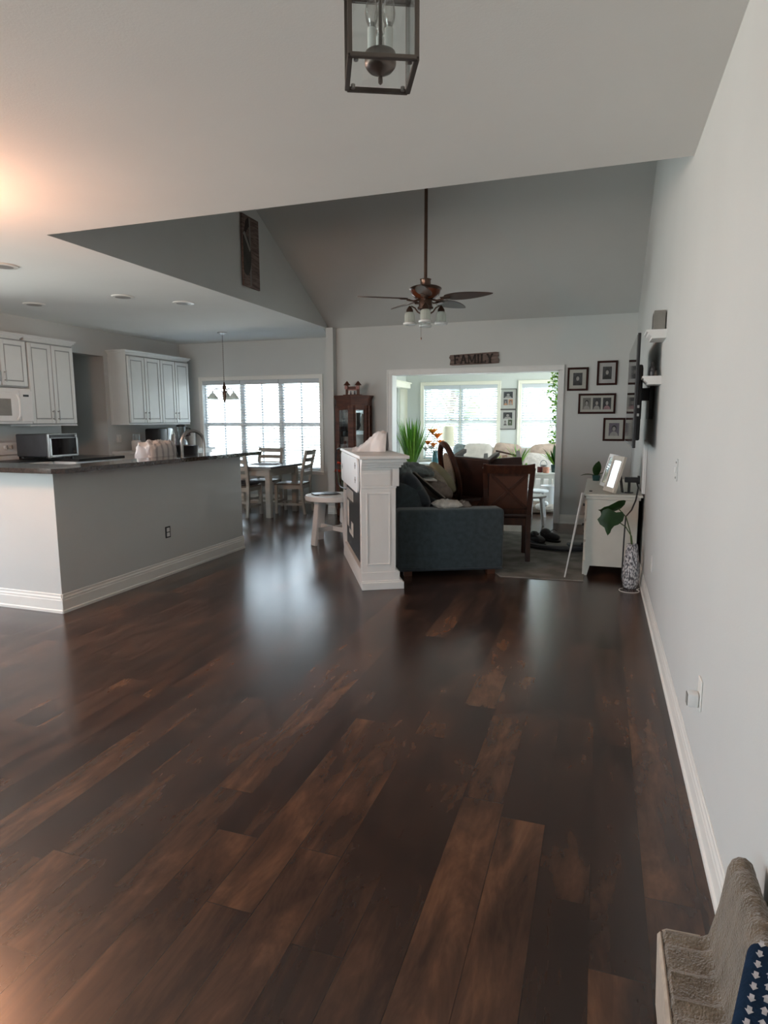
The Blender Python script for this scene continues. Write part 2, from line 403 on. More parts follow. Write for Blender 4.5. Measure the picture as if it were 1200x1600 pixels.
        if rot: o.rotation_euler = rot
        tag(o, label, cat, group, kind)
        return o

def tag(o, label=None, cat=None, group=None, kind=None):
    if label: o['label'] = label
    if cat: o['category'] = cat
    if group: o['group'] = group
    if kind: o['kind'] = kind
    return o
def thing(name, label, cat, loc=(0, 0, 0), rz=0.0, group=None, rot=None):
    o = bpy.data.objects.new(name, None); o.empty_display_size = 0.1; COL.objects.link(o)
    o.location = loc; o.rotation_euler = rot if rot else (0, 0, rz); tag(o, label, cat, group); return o
def copy_tree(o, parent=None):
    c = o.copy(); COL.objects.link(c)
    if parent: c.parent = parent
    for ch in list(o.children): copy_tree(ch, c)
    return c
def struct(name, fn, smooth=None, parent=None):
    b = MB(); fn(b); return b.obj(name, parent=parent, smooth=smooth, kind='structure')

# ------------------------------------------------------------------ the room
def wall_y(b, y0, y1, x0, x1, z0, z1, holes, m):
    """wall slab between y0 and y1 with rectangular holes (x0,x1,z0,z1)"""
    xs = sorted({x0, x1, *[h[0] for h in holes], *[h[1] for h in holes]}); zs = sorted({z0, z1, *[h[2] for h in holes], *[h[3] for h in holes]})
    for i in range(len(xs) - 1):
        for k in range(len(zs) - 1):
            cx, cz = (xs[i] + xs[i + 1]) / 2, (zs[k] + zs[k + 1]) / 2
            if any(h[0] < cx < h[1] and h[2] < cz < h[3] for h in holes): continue
            b.b2((xs[i], y0, zs[k]), (xs[i + 1], y1, zs[k + 1]), m)
def wall_x(b, x0, x1, y0, y1, z0, z1, holes, m):
    ys = sorted({y0, y1, *[h[0] for h in holes], *[h[1] for h in holes]}); zs = sorted({z0, z1, *[h[2] for h in holes], *[h[3] for h in holes]})
    for i in range(len(ys) - 1):
        for k in range(len(zs) - 1):
            cy, cz = (ys[i] + ys[i + 1]) / 2, (zs[k] + zs[k + 1]) / 2
            if any(h[0] < cy < h[1] and h[2] < cz < h[3] for h in holes): continue
            b.b2((x0, ys[i], zs[k]), (x1, ys[i + 1], zs[k + 1]), m)

struct('floor', lambda b: b.b2((-9.2, YREAR - .2, -0.12), (1.6, YS + .2, 0.0), FLOOR))
RIDGE_Y, SL = (YE + YB) / 2, 0.515
ZR = HC + SL * (YB - RIDGE_Y)
OP = (-2.865, -0.546, 0.0, 2.04)
DW = (-6.635, -4.40, 0.56, 2.075)      # dining window opening
SW1 = (-3.33, -1.885, 0.62, 2.06)
SW2 = (-1.43, -0.10, 0.62, 2.06)
SD = (10.2, 11.80, 0.0, 2.0)

struct('wall_right', lambda b: (b.b2((XR, YREAR, 0), (XR + .14, YE, HC + .1), WALL),
        b.prism([(YE, 0), (YB + .15, 0), (YB + .15, HC), (YB, HC + .1), (RIDGE_Y, ZR + .1), (YE, HC + .1)], XR, XR + .14, WALL, Matrix(((0, 0, 1, 0), (1, 0, 0, 0), (0, 1, 0, 0), (0, 0, 0, 1))))))
struct('wall_back', lambda b: wall_y(b, YB, YB + .15, XG + .11, XR, 0, HC, [OP], WALL))
struct('wall_dining', lambda b: wall_y(b, YD, YD + .15, XK, XG + .11, 0, HC, [DW], WALL))
struct('wall_divider', lambda b: b.b2((XG, YB - .12, 0), (XG + .11, YD, HC), WALL))
struct('wall_kitchen', lambda b: wall_x(b, XK - .14, XK, YREAR, YD + .15, 0, HC, [(6.96, 7.84, 0, 2.35), (-1.1, 0.3, 0.7, 2.35), (1.7, 4.7, 0.1, 2.35)], WALL))
struct('wall_hallway', lambda b: (b.b2((-9.1, 7.84, 0), (XK - .14, 7.96, HC), WALL), b.b2((-9.1, 6.84, 0), (XK - .14, 6.96, HC), WALL), b.b2((-9.2, 6.84, 0), (-9.1, 7.96, HC), WALL)))
RW1, RW2 = (-6.5, -4.2, .55, 2.35), (-3.4, -2.5, .55, 2.35)
struct('wall_rear', lambda b: wall_y(b, YREAR - .15, YREAR, XK, XR, 0, HC, [RW1, RW2], WALL))
struct('wall_peninsula', lambda b: (b.b2((-3.80, 3.514, 0), (-3.685, 6.02, 1.03), WALL), b.b2((-7.0, 3.514, 0), (-3.80, 3.63, 1.03), WALL)))
struct('ceiling', lambda b: (b.b2((XK - .1, YREAR - .1, HC), (XR + .1, YE, HC + .12), WHITEC), b.b2((XK - .1, YE, HC), (XG, YD + .1, HC + .12), WHITEC),
                             b.b2((-9.2, 6.8, HC), (XK - .1, 8.0, HC + .12), WHITEC)))
# gable wall and vault slopes carry the wall colour
Myz = Matrix(((0, 0, 1, 0), (1, 0, 0, 0), (0, 1, 0, 0), (0, 0, 0, 1)))
struct('wall_gable', lambda b: b.prism([(YE, HC + .121), (YB, HC + .121), (YB, HC + .125), (RIDGE_Y, ZR + .03), (YE, HC + .125)], XG - .12, XG, WALL, Myz) if False else
       b.prism([(YE - .05, HC + .0005), (YE - .05, HC + .08), (RIDGE_Y, ZR + .10), (YB + .14, HC + .05), (YB + .14, HC + .0005)], XG - .10, XG + .002, WALL, Myz))
struct('ceiling_vault', lambda b: (b.prism([(YB + .15, HC - .15 * SL), (YB + .15, HC + .12), (RIDGE_Y, ZR + .14), (RIDGE_Y, ZR)], XG - .09, XR + .13, WALL, Myz),
                                   b.prism([(YE - .004, HC + .002), (RIDGE_Y, ZR), (RIDGE_Y, ZR + .14), (YE - .004, HC + .14)], XG - .09, XR + .13, WALL, Myz)))
# sunroom shell
struct('wall_sunroom_far', lambda b: wall_y(b, YS, YS + .15, -3.85, 1.2, 0, 2.6, [SW1, SW2], SUNWALL))
struct('wall_sunroom_left', lambda b: wall_x(b, -3.85, -3.70, YB + .15, YS, 0, 2.6, [SD], SUNWALL))
struct('wall_sunroom_right', lambda b: wall_x(b, 1.05, 1.2, YB + .15, YS, 0, 2.6, [(9.4, 11.9, .6, 2.1)], SUNWALL))
struct('wall_sunroom_near', lambda b: (b.b2((XG + .11, YB + .151, 0), (OP[0], YB + .17, 2.6), SUNWALL), b.b2((OP[1], YB + .151, 0), (1.1, YB + .17, 2.6), SUNWALL), b.b2((OP[0], YB + .151, OP[3]), (OP[1], YB + .17, 2.6), SUNWALL)))
struct('ceiling_sunroom', lambda b: b.b2((-3.85, YB + .15, 2.6), (1.2, YS + .15, 2.7), WHITEC))

# baseboards (profiled: tall board, groove, shoe)
def baseboard(name, p0, p1, nrm, h=0.125, m=None):
    m = m or TRIM
    b = MB(); p0, p1, nrm = Vector((*p0, 0)), Vector((*p1, 0)), Vector((*nrm, 0)); t = (p1 - p0); L = t.length; t.normalize()
    prof = [(0, 0), (.020, 0), (.020, .018), (.013, .024), (.013, h * .66), (.0105, h * .70), (.0105, h * .80), (.006, h * .86), (.006, h * .97), (0.003, h), (0, h)]
    T = Matrix(((nrm.x, 0, t.x, p0.x), (nrm.y, 0, t.y, p0.y), (0, 1, 0, 0), (0, 0, 0, 1)))
    b.prism(prof, 0, L, m, T); return b.obj(name, smooth=None, kind='structure')
baseboard('baseboard_right', (XR, YREAR), (XR, YB), (-1, 0))
baseboard('baseboard_back', (OP[1] + .07, YB), (XR, YB), (0, -1))
baseboard('baseboard_back_left', (XG + .11, YB), (OP[0] - .07, YB), (0, -1))
baseboard('baseboard_dining', (XK, YD), (XG, YD), (0, -1))
baseboard('baseboard_peninsula', (-3.685, 3.50), (-3.685, 6.03), (1, 0), .14)
baseboard('baseboard_peninsula_front', (-6.9, 3.514), (-3.67, 3.514), (0, -1), .14)
baseboard('baseboard_divider', (XG + .11, YB - .12), (XG + .11, YB), (1, 0))
baseboard('baseboard_divider_end', (XG, YB - .12), (XG + .11, YB - .12), (0, -1))

# casing of the wide opening to the sunroom
def casing(name, x0, x1, z1, y, w=.067, m=None, z0=0, sill=False, t=.018):
    m = m or TRIM; b = MB()
    for sx, xx in ((-1, x0), (1, x1)):
        b.b2((xx, y - t, z0), (xx + sx * w, y, z1), m, .004)
        b.b2((xx + sx * w * .72, y - t - .008, z0), (xx + sx * w, y - t + .002, z1 + w * .72), m, .003)
    b.b2((x0 - w, y - t, z1), (x1 + w, y, z1 + w), m, .004)
    b.b2((x0 - w, y - t - .008, z1 + w * .72), (x1 + w, y - t + .002, z1 + w), m, .003)
    if sill:
        b.b2((x0 - w, y - t, z0 - w), (x1 + w, y, z0), m, .004)
    return b
b = casing('x', OP[0], OP[1], OP[3], YB, m=WHITE)
b.b2((OP[0] - .001, YB - .018, 0), (OP[0] + .012, YB + .19, OP[3]), WHITE); b.b2((OP[1] - .012, YB - .018, 0), (OP[1] + .001, YB + .19, OP[3]), WHITE)
b.b2((OP[0], YB - .018, OP[3] - .012), (OP[1], YB + .19, OP[3] + .001), WHITE)
b.obj('trim_1', smooth=None, kind='structure')

# ------------------------------------------------------------------ windows and blinds
def window_y(name, o, y, units, m, w=.067, thick=.15, grid=True):
    root = bpy.data.objects.new(name, None); COL.objects.link(root); root['kind'] = 'structure'
    x0, x1, z0, z1 = o
    c = casing('x', x0, x1, z1, y, w, m, z0, True); c.b2((x0 - w - .02, y - .05, z0 - .025), (x1 + w + .02, y, z0), m, .006)
    c.obj('window_casing', root, smooth=None)
    f = MB(); fy0, fy1 = y + .07, y + .12; q = .045
    f.b2((x0, fy0, z0), (x1, fy1, z0 + q), m); f.b2((x0, fy0, z1 - q), (x1, fy1, z1), m)
    W_ = (x1 - x0) / units
    for i in range(units + 1):
        xx = x0 + W_ * i; hw = q if 0 < i < units else q / 2
        f.b2((max(x0, xx - hw), fy0, z0), (min(x1, xx + hw), fy1, z1), m)
    for i in range(units):
        zm = (z0 + z1) / 2; f.b2((x0 + W_ * i, fy0 + .005, zm - .025), (x0 + W_ * (i + 1), fy1 - .005, zm + .025), m)
        if grid: f.b2((x0 + W_ * (i + .5) - .01, fy0 + .012, z0), (x0 + W_ * (i + .5) + .01, fy1 - .012, z1), m)
    f.obj('window_frame', root, smooth=None)
    for i in range(units):
        g = MB(); g.b2((x0 + W_ * i + q * .5, fy0 + .022, z0 + q * .5), (x0 + W_ * (i + 1) - q * .5, fy0 + .026, z1 - q * .5), GLASS); g.obj('pane', root, smooth=None)
    portal(((x0 + x1) / 2, y + .14, (z0 + z1) / 2), (-PI / 2, 0, 0), x1 - x0, z1 - z0)
    return root
def blind(x0, x1, z0, z1, y, label, group, tilt=14, pitch=.0455, depth=.05):
    r = thing('window_blind', label, 'blind', ((x0 + x1) / 2, y, z1), 0, group)
    w = x1 - x0; h = z1 - z0
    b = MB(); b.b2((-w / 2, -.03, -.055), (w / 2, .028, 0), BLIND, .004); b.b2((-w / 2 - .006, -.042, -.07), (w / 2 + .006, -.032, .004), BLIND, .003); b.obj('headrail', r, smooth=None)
    b = MB(); n = int((h - .09) / pitch)
    for i in range(n):
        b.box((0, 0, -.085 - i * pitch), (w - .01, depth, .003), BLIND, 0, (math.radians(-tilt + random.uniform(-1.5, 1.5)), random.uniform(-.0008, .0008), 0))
    b.obj('slats', r, smooth=None)
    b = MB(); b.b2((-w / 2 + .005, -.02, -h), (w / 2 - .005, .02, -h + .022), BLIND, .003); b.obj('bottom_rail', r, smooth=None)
    b = MB()
    for sx in (-.36, .0, .36) if w > .7 else (-.3, .3):
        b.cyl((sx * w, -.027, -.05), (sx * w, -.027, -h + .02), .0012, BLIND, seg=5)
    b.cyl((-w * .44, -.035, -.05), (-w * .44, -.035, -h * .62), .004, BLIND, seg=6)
    b.obj('cords', r, smooth=None)
    return r
window_y('window_1', DW, YD, 3, TRIM)
w3 = (DW[1] - DW[0]) / 3
for i, nm in enumerate(('left', 'middle', 'right')):
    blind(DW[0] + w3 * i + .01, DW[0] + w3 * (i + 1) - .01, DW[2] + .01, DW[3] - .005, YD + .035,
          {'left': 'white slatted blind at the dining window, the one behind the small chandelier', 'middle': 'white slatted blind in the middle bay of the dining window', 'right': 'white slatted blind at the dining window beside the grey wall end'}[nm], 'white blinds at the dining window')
window_y('window_2', SW1, YS, 2, SUNTRIM, grid=False)
window_y('window_3', SW2, YS, 2, SUNTRIM, grid=False)
xm = (SW1[0] + SW1[1]) / 2
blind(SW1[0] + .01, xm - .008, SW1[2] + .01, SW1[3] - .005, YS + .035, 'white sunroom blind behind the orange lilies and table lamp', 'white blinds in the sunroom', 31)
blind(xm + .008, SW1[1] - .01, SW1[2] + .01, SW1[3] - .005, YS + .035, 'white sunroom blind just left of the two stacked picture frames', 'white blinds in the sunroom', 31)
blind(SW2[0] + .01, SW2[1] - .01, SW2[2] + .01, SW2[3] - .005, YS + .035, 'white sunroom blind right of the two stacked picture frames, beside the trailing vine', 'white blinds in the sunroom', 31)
# sliding glass door on the sunroom's left wall
dr = bpy.data.objects.new('door_1', None); COL.objects.link(dr); dr['kind'] = 'structure'
b = MB()
for yy in (SD[0], SD[0] + .79, SD[1] - .08): b.b2((-3.80, yy, 0), (-3.74, yy + .08, SD[3]), WHITE, .004)
b.b2((-3.80, SD[0], SD[3] - .08), (-3.74, SD[1], SD[3]), WHITE, .004); b.b2((-3.80, SD[0], 0), (-3.74, SD[1], .08), WHITE, .004)
b.obj('door_frame', dr, smooth=None)
b = MB(); b.b2((-3.775, SD[0] + .05, .05), (-3.77, SD[1] - .05, SD[3] - .05), GLASS); b.obj('pane', dr, smooth=None)
b = MB(); b.b2((-3.74, SD[1] - .06, .95), (-3.70, SD[1] - .03, 1.15), STEEL, .005); b.obj('door_handle', dr, smooth=None)
portal((-3.84, (SD[0] + SD[1]) / 2, 1.0), (0, -PI / 2, 0), 2.0, SD[1] - SD[0])
vl = MB(); vl.b2((-3.70, 10.0, 2.0), (-3.56, 12.15, 2.10), SUNTRIM, .01); vl.b2((-3.70, 9.98, 2.09), (-3.54, 12.17, 2.12), SUNTRIM, .006)
vl.obj('window_valance', smooth=None, label='cream valance box above the sunroom glass door', cat='valance')
vb = thing('vertical_blind', 'pale vertical blind gathered beside the sunroom glass door', 'blind', (-3.64, 11.98, 0.05))
b = MB()
for i in range(7): b.box((random.uniform(-.005, .005), -.12 + i * .035, .97), (.085, .003, 1.93), SUNTRIM, 0, (0, 0, random.uniform(-.1, .1)))
b.obj('vanes', vb, smooth=None)

# windows that light the near room (behind the camera) - plain sashes
window_y_rear = []
for i, o in enumerate((RW1, RW2)):
    r = bpy.data.objects.new('window_%d' % (4 + i), None); COL.objects.link(r); r['kind'] = 'structure'
    f = MB()
    for xx in (o[0], (o[0] + o[1]) / 2 - .03, o[1] - .06): f.b2((xx, YREAR - .1, o[2]), (xx + .06, YREAR - .05, o[3]), TRIM)
    for zz in (o[2], o[3] - .06): f.b2((o[0], YREAR - .1, zz), (o[1], YREAR - .05, zz + .06), TRIM)
    f.obj('window_frame', r, smooth=None)
    g = MB(); g.b2((o[0], YREAR - .08, o[2]), (o[1], YREAR - .076, o[3]), GLASS); g.obj('pane', r, smooth=None)
    portal(((o[0] + o[1]) / 2, YREAR - .14, (o[2] + o[3]) / 2), (PI / 2, 0, 0), o[1] - o[0], o[3] - o[2])
r = bpy.data.objects.new('window_6', None); COL.objects.link(r); r['kind'] = 'structure'
f = MB()
for yy in (-1.1, -.43, .24): f.b2((XK - .1, yy, .7), (XK - .05, yy + .06, 2.35), TRIM)
for zz in (.7, 2.29): f.b2((XK - .1, -1.1, zz), (XK - .05, .3, zz + .06), TRIM)
f.obj('window_frame', r, smooth=None)
g = MB(); g.b2((XK - .08, -1.1, .7), (XK - .076, .3, 2.35), GLASS); g.obj('pane', r, smooth=None)
r = bpy.data.objects.new('window_8', None); COL.objects.link(r); r['kind'] = 'structure'  # unseen window, added to bring more daylight into the kitchen
f = MB()
for yy in (1.7, 3.17, 4.64): f.b2((XK - .1, yy, .1), (XK - .05, yy + .06, 2.35), TRIM)
for zz in (.1, 2.29): f.b2((XK - .1, 1.7, zz), (XK - .05, 4.7, zz + .06), TRIM)
f.obj('window_frame', r, smooth=None)
g = MB(); g.b2((XK - .08, 1.7, .1), (XK - .076, 4.7, 2.35), GLASS); g.obj('pane', r, smooth=None)
portal((XK - .14, 3.2, 1.2), (0, -PI / 2, 0), 2.25, 3.0)
portal((XK - .14, -.4, 1.52), (0, -PI / 2, 0), 1.65, 1.4)
r = bpy.data.objects.new('window_7', None); COL.objects.link(r); r['kind'] = 'structure'  # unseen window in the right wall, added to keep the sunroom bright
f = MB()
for yy in (9.4, 10.62, 11.84): f.b2((1.1, yy, .6), (1.15, yy + .06, 2.1), SUNTRIM)
for zz in (.6, 2.04): f.b2((1.1, 9.4, zz), (1.15, 11.9, zz + .06), SUNTRIM)
f.obj('window_frame', r, smooth=None)
g = MB(); g.b2((1.12, 9.4, .6), (1.124, 11.9, 2.1), GLASS); g.obj('pane', r, smooth=None)
portal((1.19, 10.65, 1.35), (0, PI / 2, 0), 1.5, 2.5)

# ------------------------------------------------------------------ outdoors, seen through the slats
struct('ground_patio', lambda b: b.b2((-30, 16.2, -.55), (20, 50, -.45), GRASS))
b = MB()
for i in range(60): b.box((-12 + i * .26, 20 + .01 * (i % 2), .45), (.25, .03, 1.8), FENCE, .004)
for z in (0, .9): b.b2((-12, 20.03, z), (3.6, 20.08, z + .09), FENCE)
fn = b.obj('garden_fence', smooth=None, label='board garden fence glimpsed through the window blinds', cat='fence')
def tree(x, y, h, r, label, seed):
    rnd = random.Random(seed); t = thing('garden_tree', label, 'tree', (x, y, -.45), 0, 'trees outside the windows')
    b = MB(); b.tube([(0, 0, 0), (.05, .03, h * .3), (0, .08, h * .6), (.1, 0, h * .85)], .1, BARK, 7, [.16, .12, .08, .03])
    for i in range(6):
        a = rnd.uniform(0, 6.28); z = h * rnd.uniform(.35, .7); b.tube([(0, 0, z), (math.cos(a) * r * .6, math.sin(a) * r * .6, z + h * .2)], .03, BARK, 5, [.04, .012])
    b.obj('trunk', t)
    b = MB()
    for i in range(260):
        a = rnd.uniform(0, 6.28); rr = r * rnd.random() ** .5; zz = h * rnd.uniform(.4, 1.0)
        rr *= (1.15 - abs(zz / h - .68) * 1.8); d = (rnd.uniform(-1, 1), rnd.uniform(-1, 1), rnd.uniform(-.4, 1))
        b.leaf((math.cos(a) * rr, math.sin(a) * rr, zz), d, rnd.uniform(.25, .45), .2, .4, TREEG, 3)
    b.obj('foliage', t)
tree(-6.6, 17.4, 4.6, 1.3, 'bare-branched tree outside the dining window', 1)
tree(-1.0, 18.0, 5.0, 1.6, 'tall tree outside beyond the narrower sunroom window', 2)
tree(-3.9, 17.2, 3.6, 1.2, 'garden tree outside beyond the wider sunroom window', 3)

# ------------------------------------------------------------------ kitchen
# bar top on the peninsula
b = MB()
b.prism([(-4.02, 3.44), (-3.62, 3.44), (-3.555, 3.50), (-3.47, 6.10), (-3.53, 6.20), (-3.90, 6.20), (-3.86, 3.86), (-6.95, 3.86), (-6.95, 3.44)][::1], 1.031, 1.066, GRANITE)
b.obj('bar_top', smooth=None, label='dark polished granite bar top along the kitchen half wall', cat='countertop')
b = MB(); b.b2((-4.48, 3.87, .885), (-3.81, 6.0, .925), BLACKST, .004); b.obj('peninsula_counter', smooth=None, label='lower dark counter behind the raised granite bar, under the faucet', cat='countertop')
t = thing('base_cabinet', 'white base cabinet run beneath the peninsula counter', 'cabinet', (-4.44, 3.9, 0))
b = MB(); b.b2((0, 0, .1), (.62, 2.08, .884), CAB); b.b2((.05, .02, 0), (.62, 2.06, .1), CAB); b.obj('body', t, smooth=None)
# faucet
t = thing('kitchen_faucet', 'brushed nickel gooseneck faucet standing behind the granite bar', 'faucet', (-4.12, 5.60, .925), math.radians(60))
b = MB(); b.lathe([(.03, 0), (.03, .012), (.018, .03), (.0165, .10)], NICKEL, 16); b.obj('faucet_base', t)
b = MB(); pts = [(0, 0, .08), (0, 0, .24)] + [(.125 - .125 * math.cos(a), 0, .24 + .125 * math.sin(a)) for a in [PI * i / 12 for i in range(1, 12)]] + [(.25, 0, .22), (.25, 0, .15)]
b.tube(pts, .017, NICKEL, 12); b.obj('spout', t)
b = MB(); b.tube([(.25, 0, .155), (.25, 0, .09)], .018, NICKEL, 12, [.0165, .02]); b.obj('spray_head', t)
b = MB(); b.tube([(0, -.015, .07), (0, -.05, .085), (0, -.10, .115)], .007, NICKEL, 8); b.obj('handle', t)

def door_panel(r, y0, y1, z0, z1, x, hy, hz, name='door'):
    """raised panel door facing +X"""
    d = MB(); d.b2((x, y0, z0), (x + .02, y1, z1), CAB, .003)
    s = .052
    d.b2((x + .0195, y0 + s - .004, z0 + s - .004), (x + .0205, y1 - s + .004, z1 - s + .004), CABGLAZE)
    for a in ((y0 + .0, y0 + s, z0, z1), (y1 - s, y1, z0, z1), (y0 + s, y1 - s, z0, z0 + s), (y0 + s, y1 - s, z1 - s, z1)):
        d.b2((x + .018, a[0] + .001, a[2] + .001), (x + .027, a[1] - .001, a[3] - .001), CAB, .003)
    d.b2((x + .019, y0 + s + .014, z0 + s + .014), (x + .0255, y1 - s - .014, z1 - s - .014), CAB, .004)
    o = d.obj(name, r, smooth=None)
    h = MB(); h.b2((x + .05, hy - .005, hz), (x + .06, hy + .005, hz + .13), NICKEL, .002)
    for zz in (hz + .018, hz + .112): h.b2((x + .026, hy - .006, zz - .006), (x + .058, hy + .006, zz + .006), NICKEL, .001)
    h.obj('handle', o, smooth=None)
def crown(b, x0, x1, y0, y1, z, m):
    for i, (e, h0, h1) in enumerate(((.0, 0, .02), (.012, .015, .035), (.028, .03, .055), (.045, .05, .07))):
        b.b2((x0, y0 - e, z + h0), (x1 + e, y1 + e, z + h1), m, .003)
# first upper cabinet run (over microwave + tall doors)
t = thing('wall_cabinet', 'white wall cabinet with two tall doors right of the microwave', 'cabinet', (XK, 6.165, 1.345), 0)
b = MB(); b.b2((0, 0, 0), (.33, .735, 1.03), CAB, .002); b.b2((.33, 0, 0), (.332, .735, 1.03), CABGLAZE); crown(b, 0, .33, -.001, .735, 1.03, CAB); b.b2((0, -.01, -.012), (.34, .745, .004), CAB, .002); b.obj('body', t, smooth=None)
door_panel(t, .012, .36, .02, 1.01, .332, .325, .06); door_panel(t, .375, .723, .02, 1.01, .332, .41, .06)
t = thing('wall_cabinet', 'short white wall cabinet above the microwave', 'cabinet', (XK, 5.405, 1.80), 0)
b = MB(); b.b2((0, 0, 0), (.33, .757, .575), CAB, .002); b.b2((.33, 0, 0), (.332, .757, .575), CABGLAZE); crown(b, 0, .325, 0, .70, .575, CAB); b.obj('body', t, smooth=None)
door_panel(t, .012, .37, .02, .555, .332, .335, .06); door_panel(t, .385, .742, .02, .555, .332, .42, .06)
t = thing('microwave', 'white over-the-range microwave under the short wall cabinet', 'microwave', (XK, 5.42, 1.36), 0)
b = MB(); b.b2((0, 0, 0), (.38, .735, .43), WHITE, .01); b.b2((.02, .02, -.004), (.36, .715, .002), BLACK); b.obj('body', t, smooth=None)
b = MB(); b.b2((.38, .01, .03), (.405, .55, .38), WHITE, .01); o = b.obj('door', t, smooth=None)
b = MB(); b.b2((.4055, .08, .10), (.407, .42, .30), GREYB); b.obj('door_window', o, smooth=None)
b = MB(); b.tube([(.405, .50, .05), (.44, .505, .10), (.45, .505, .2), (.44, .505, .30), (.405, .50, .35)], .014, WHITE, 8); b.obj('handle', o)
b = MB(); b.b2((.38, .56, .03), (.40, .73, .40), WHITE, .006); o = b.obj('control_panel', t, smooth=None)
b = MB(); b.b2((.401, .60, .33), (.403, .68, .355), BLACK); b.obj('display', o, smooth=None)
# second upper cabinet run
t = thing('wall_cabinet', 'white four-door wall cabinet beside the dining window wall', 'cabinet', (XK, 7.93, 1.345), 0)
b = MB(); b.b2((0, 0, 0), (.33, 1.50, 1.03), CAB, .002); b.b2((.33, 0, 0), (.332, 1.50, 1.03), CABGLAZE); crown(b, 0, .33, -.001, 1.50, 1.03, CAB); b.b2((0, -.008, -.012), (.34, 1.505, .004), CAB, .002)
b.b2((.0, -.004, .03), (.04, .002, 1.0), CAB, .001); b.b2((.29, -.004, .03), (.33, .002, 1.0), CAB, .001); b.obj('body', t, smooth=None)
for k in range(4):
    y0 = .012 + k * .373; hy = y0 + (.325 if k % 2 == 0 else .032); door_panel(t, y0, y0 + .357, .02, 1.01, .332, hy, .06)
# stove
t = thing('kitchen_range', 'white electric range with knobbed backguard left of the toaster oven', 'stove', (XK, 5.40, 0), 0)
b = MB(); b.b2((.01, 0, .0), (.66, .745, .90), WHITE, .008); b.obj('body', t, smooth=None)
b = MB(); b.b2((.05, .02, .90), (.65, .725, .915), BLACK, .003); b.obj('cooktop', t, smooth=None)
b = MB(); b.prism([(.01, .9), (.11, .9), (.11, .97), (.13, .985), (.10, 1.13), (.01, 1.15)], 0, .745, WHITE, Matrix(((1, 0, 0, 0), (0, 0, 1, 0), (0, 1, 0, 0), (0, 0, 0, 1)))); g = b.obj('backguard', t, smooth=None)
for yy in (.07, .14, .56, .63):
    b = MB(); b.cyl((.108, yy, 1.07), (.142, yy, 1.075), .028, WHITE, .024, 14); b.b2((.14, yy - .005, 1.05), (.152, yy + .005, 1.10), GREYB, .002); b.obj('knob', g)
# counters and base cabinets on the kitchen wall
b = MB(); b.b2((XK, 6.15, .90), (-6.02, 6.95, .935), BLACKST, .004); b.b2((XK, 6.15, .935), (XK + .02, 6.95, 1.02), BLACKST, .003)
b.obj('kitchen_counter', smooth=None, label='black stone counter beneath the toaster oven', cat='countertop')
t = thing('base_cabinet', 'white base cabinet under the toaster oven counter', 'cabinet', (XK + .003, 6.16, 0))
b = MB(); b.b2((0, 0, .1), (1.0, .78, .899), CAB); b.b2((0, .02, 0), (.9, .76, .1), CAB); b.obj('body', t, smooth=None)
t = thing('base_cabinet', 'white base cabinet below the blender, next to the hallway opening', 'cabinet', (XK + .003, 7.93, 0))
b = MB(); b.b2((0, 0, .1), (.60, 1.73, .889), CAB); b.b2((0, .02, 0), (.54, 1.71, .1), CAB); b.obj('body', t, smooth=None)
for k in range(4):
    d = MB(); d.b2((.60, .02 + k * .43, .70), (.62, .42 + k * .43, .87), CAB, .004); dd = d.obj('drawer', t, smooth=None)
    d = MB(); d.b2((.64, .16 + k * .43, .78), (.65, .28 + k * .43, .79), NICKEL, .002); d.obj('handle', dd, smooth=None)
b = MB(); b.b2((XK, 7.90, .89), (-6.42, YD, .93), WHITE, .006); b.obj('kitchen_counter', smooth=None, label='pale counter under the four-door wall cabinet', cat='countertop')
# toaster oven
t = thing('toaster_oven', 'stainless countertop toaster oven with a dark glass door', 'toaster oven', (-6.61, 5.96 + .22, .937), 0)
# (origin at centre of its footprint; front faces +X)
b = MB(); b.b2((-.19, -.21, .025), (.32, .22, .30), DGREY, .012); b.b2((.30, -.215, .02), (.335, .225, .305), STEEL, .006); b.obj('body', t, smooth=None)
b = MB(); b.b2((.335, -.20, .255), (.345, .21, .295), BLACK, .003); c = b.obj('control_panel', t, smooth=None)
b = MB(); b.cyl((.345, .18, .275), (.36, .18, .275), .014, STEEL, seg=12); b.obj('knob', c)
b = MB()
for a in (((.335, -.21, .03), (.352, -.19, .25)), ((.335, .20, .03), (.352, .22, .25)), ((.335, -.21, .03), (.352, .22, .05))): b.b2(a[0], a[1], STEEL, .004)
d = b.obj('door', t, smooth=None)
b = MB(); b.b2((.336, -.19, .05), (.342, .20, .25), BLACKG); b.obj('door_glass', d, smooth=None)
b = MB()
for zz in (.10, .14, .18): b.cyl((.338, -.17, zz), (.338, .18, zz), .003, STEEL, seg=6)
b.obj('rack', d)
for i, (xx, yy) in enumerate(((-.15, -.17), (-.15, .18), (.28, -.17), (.28, .18))):
    b = MB(); b.cyl((xx, yy, 0), (xx, yy, .027), .016, BLACK, seg=10); b.obj('foot', t)
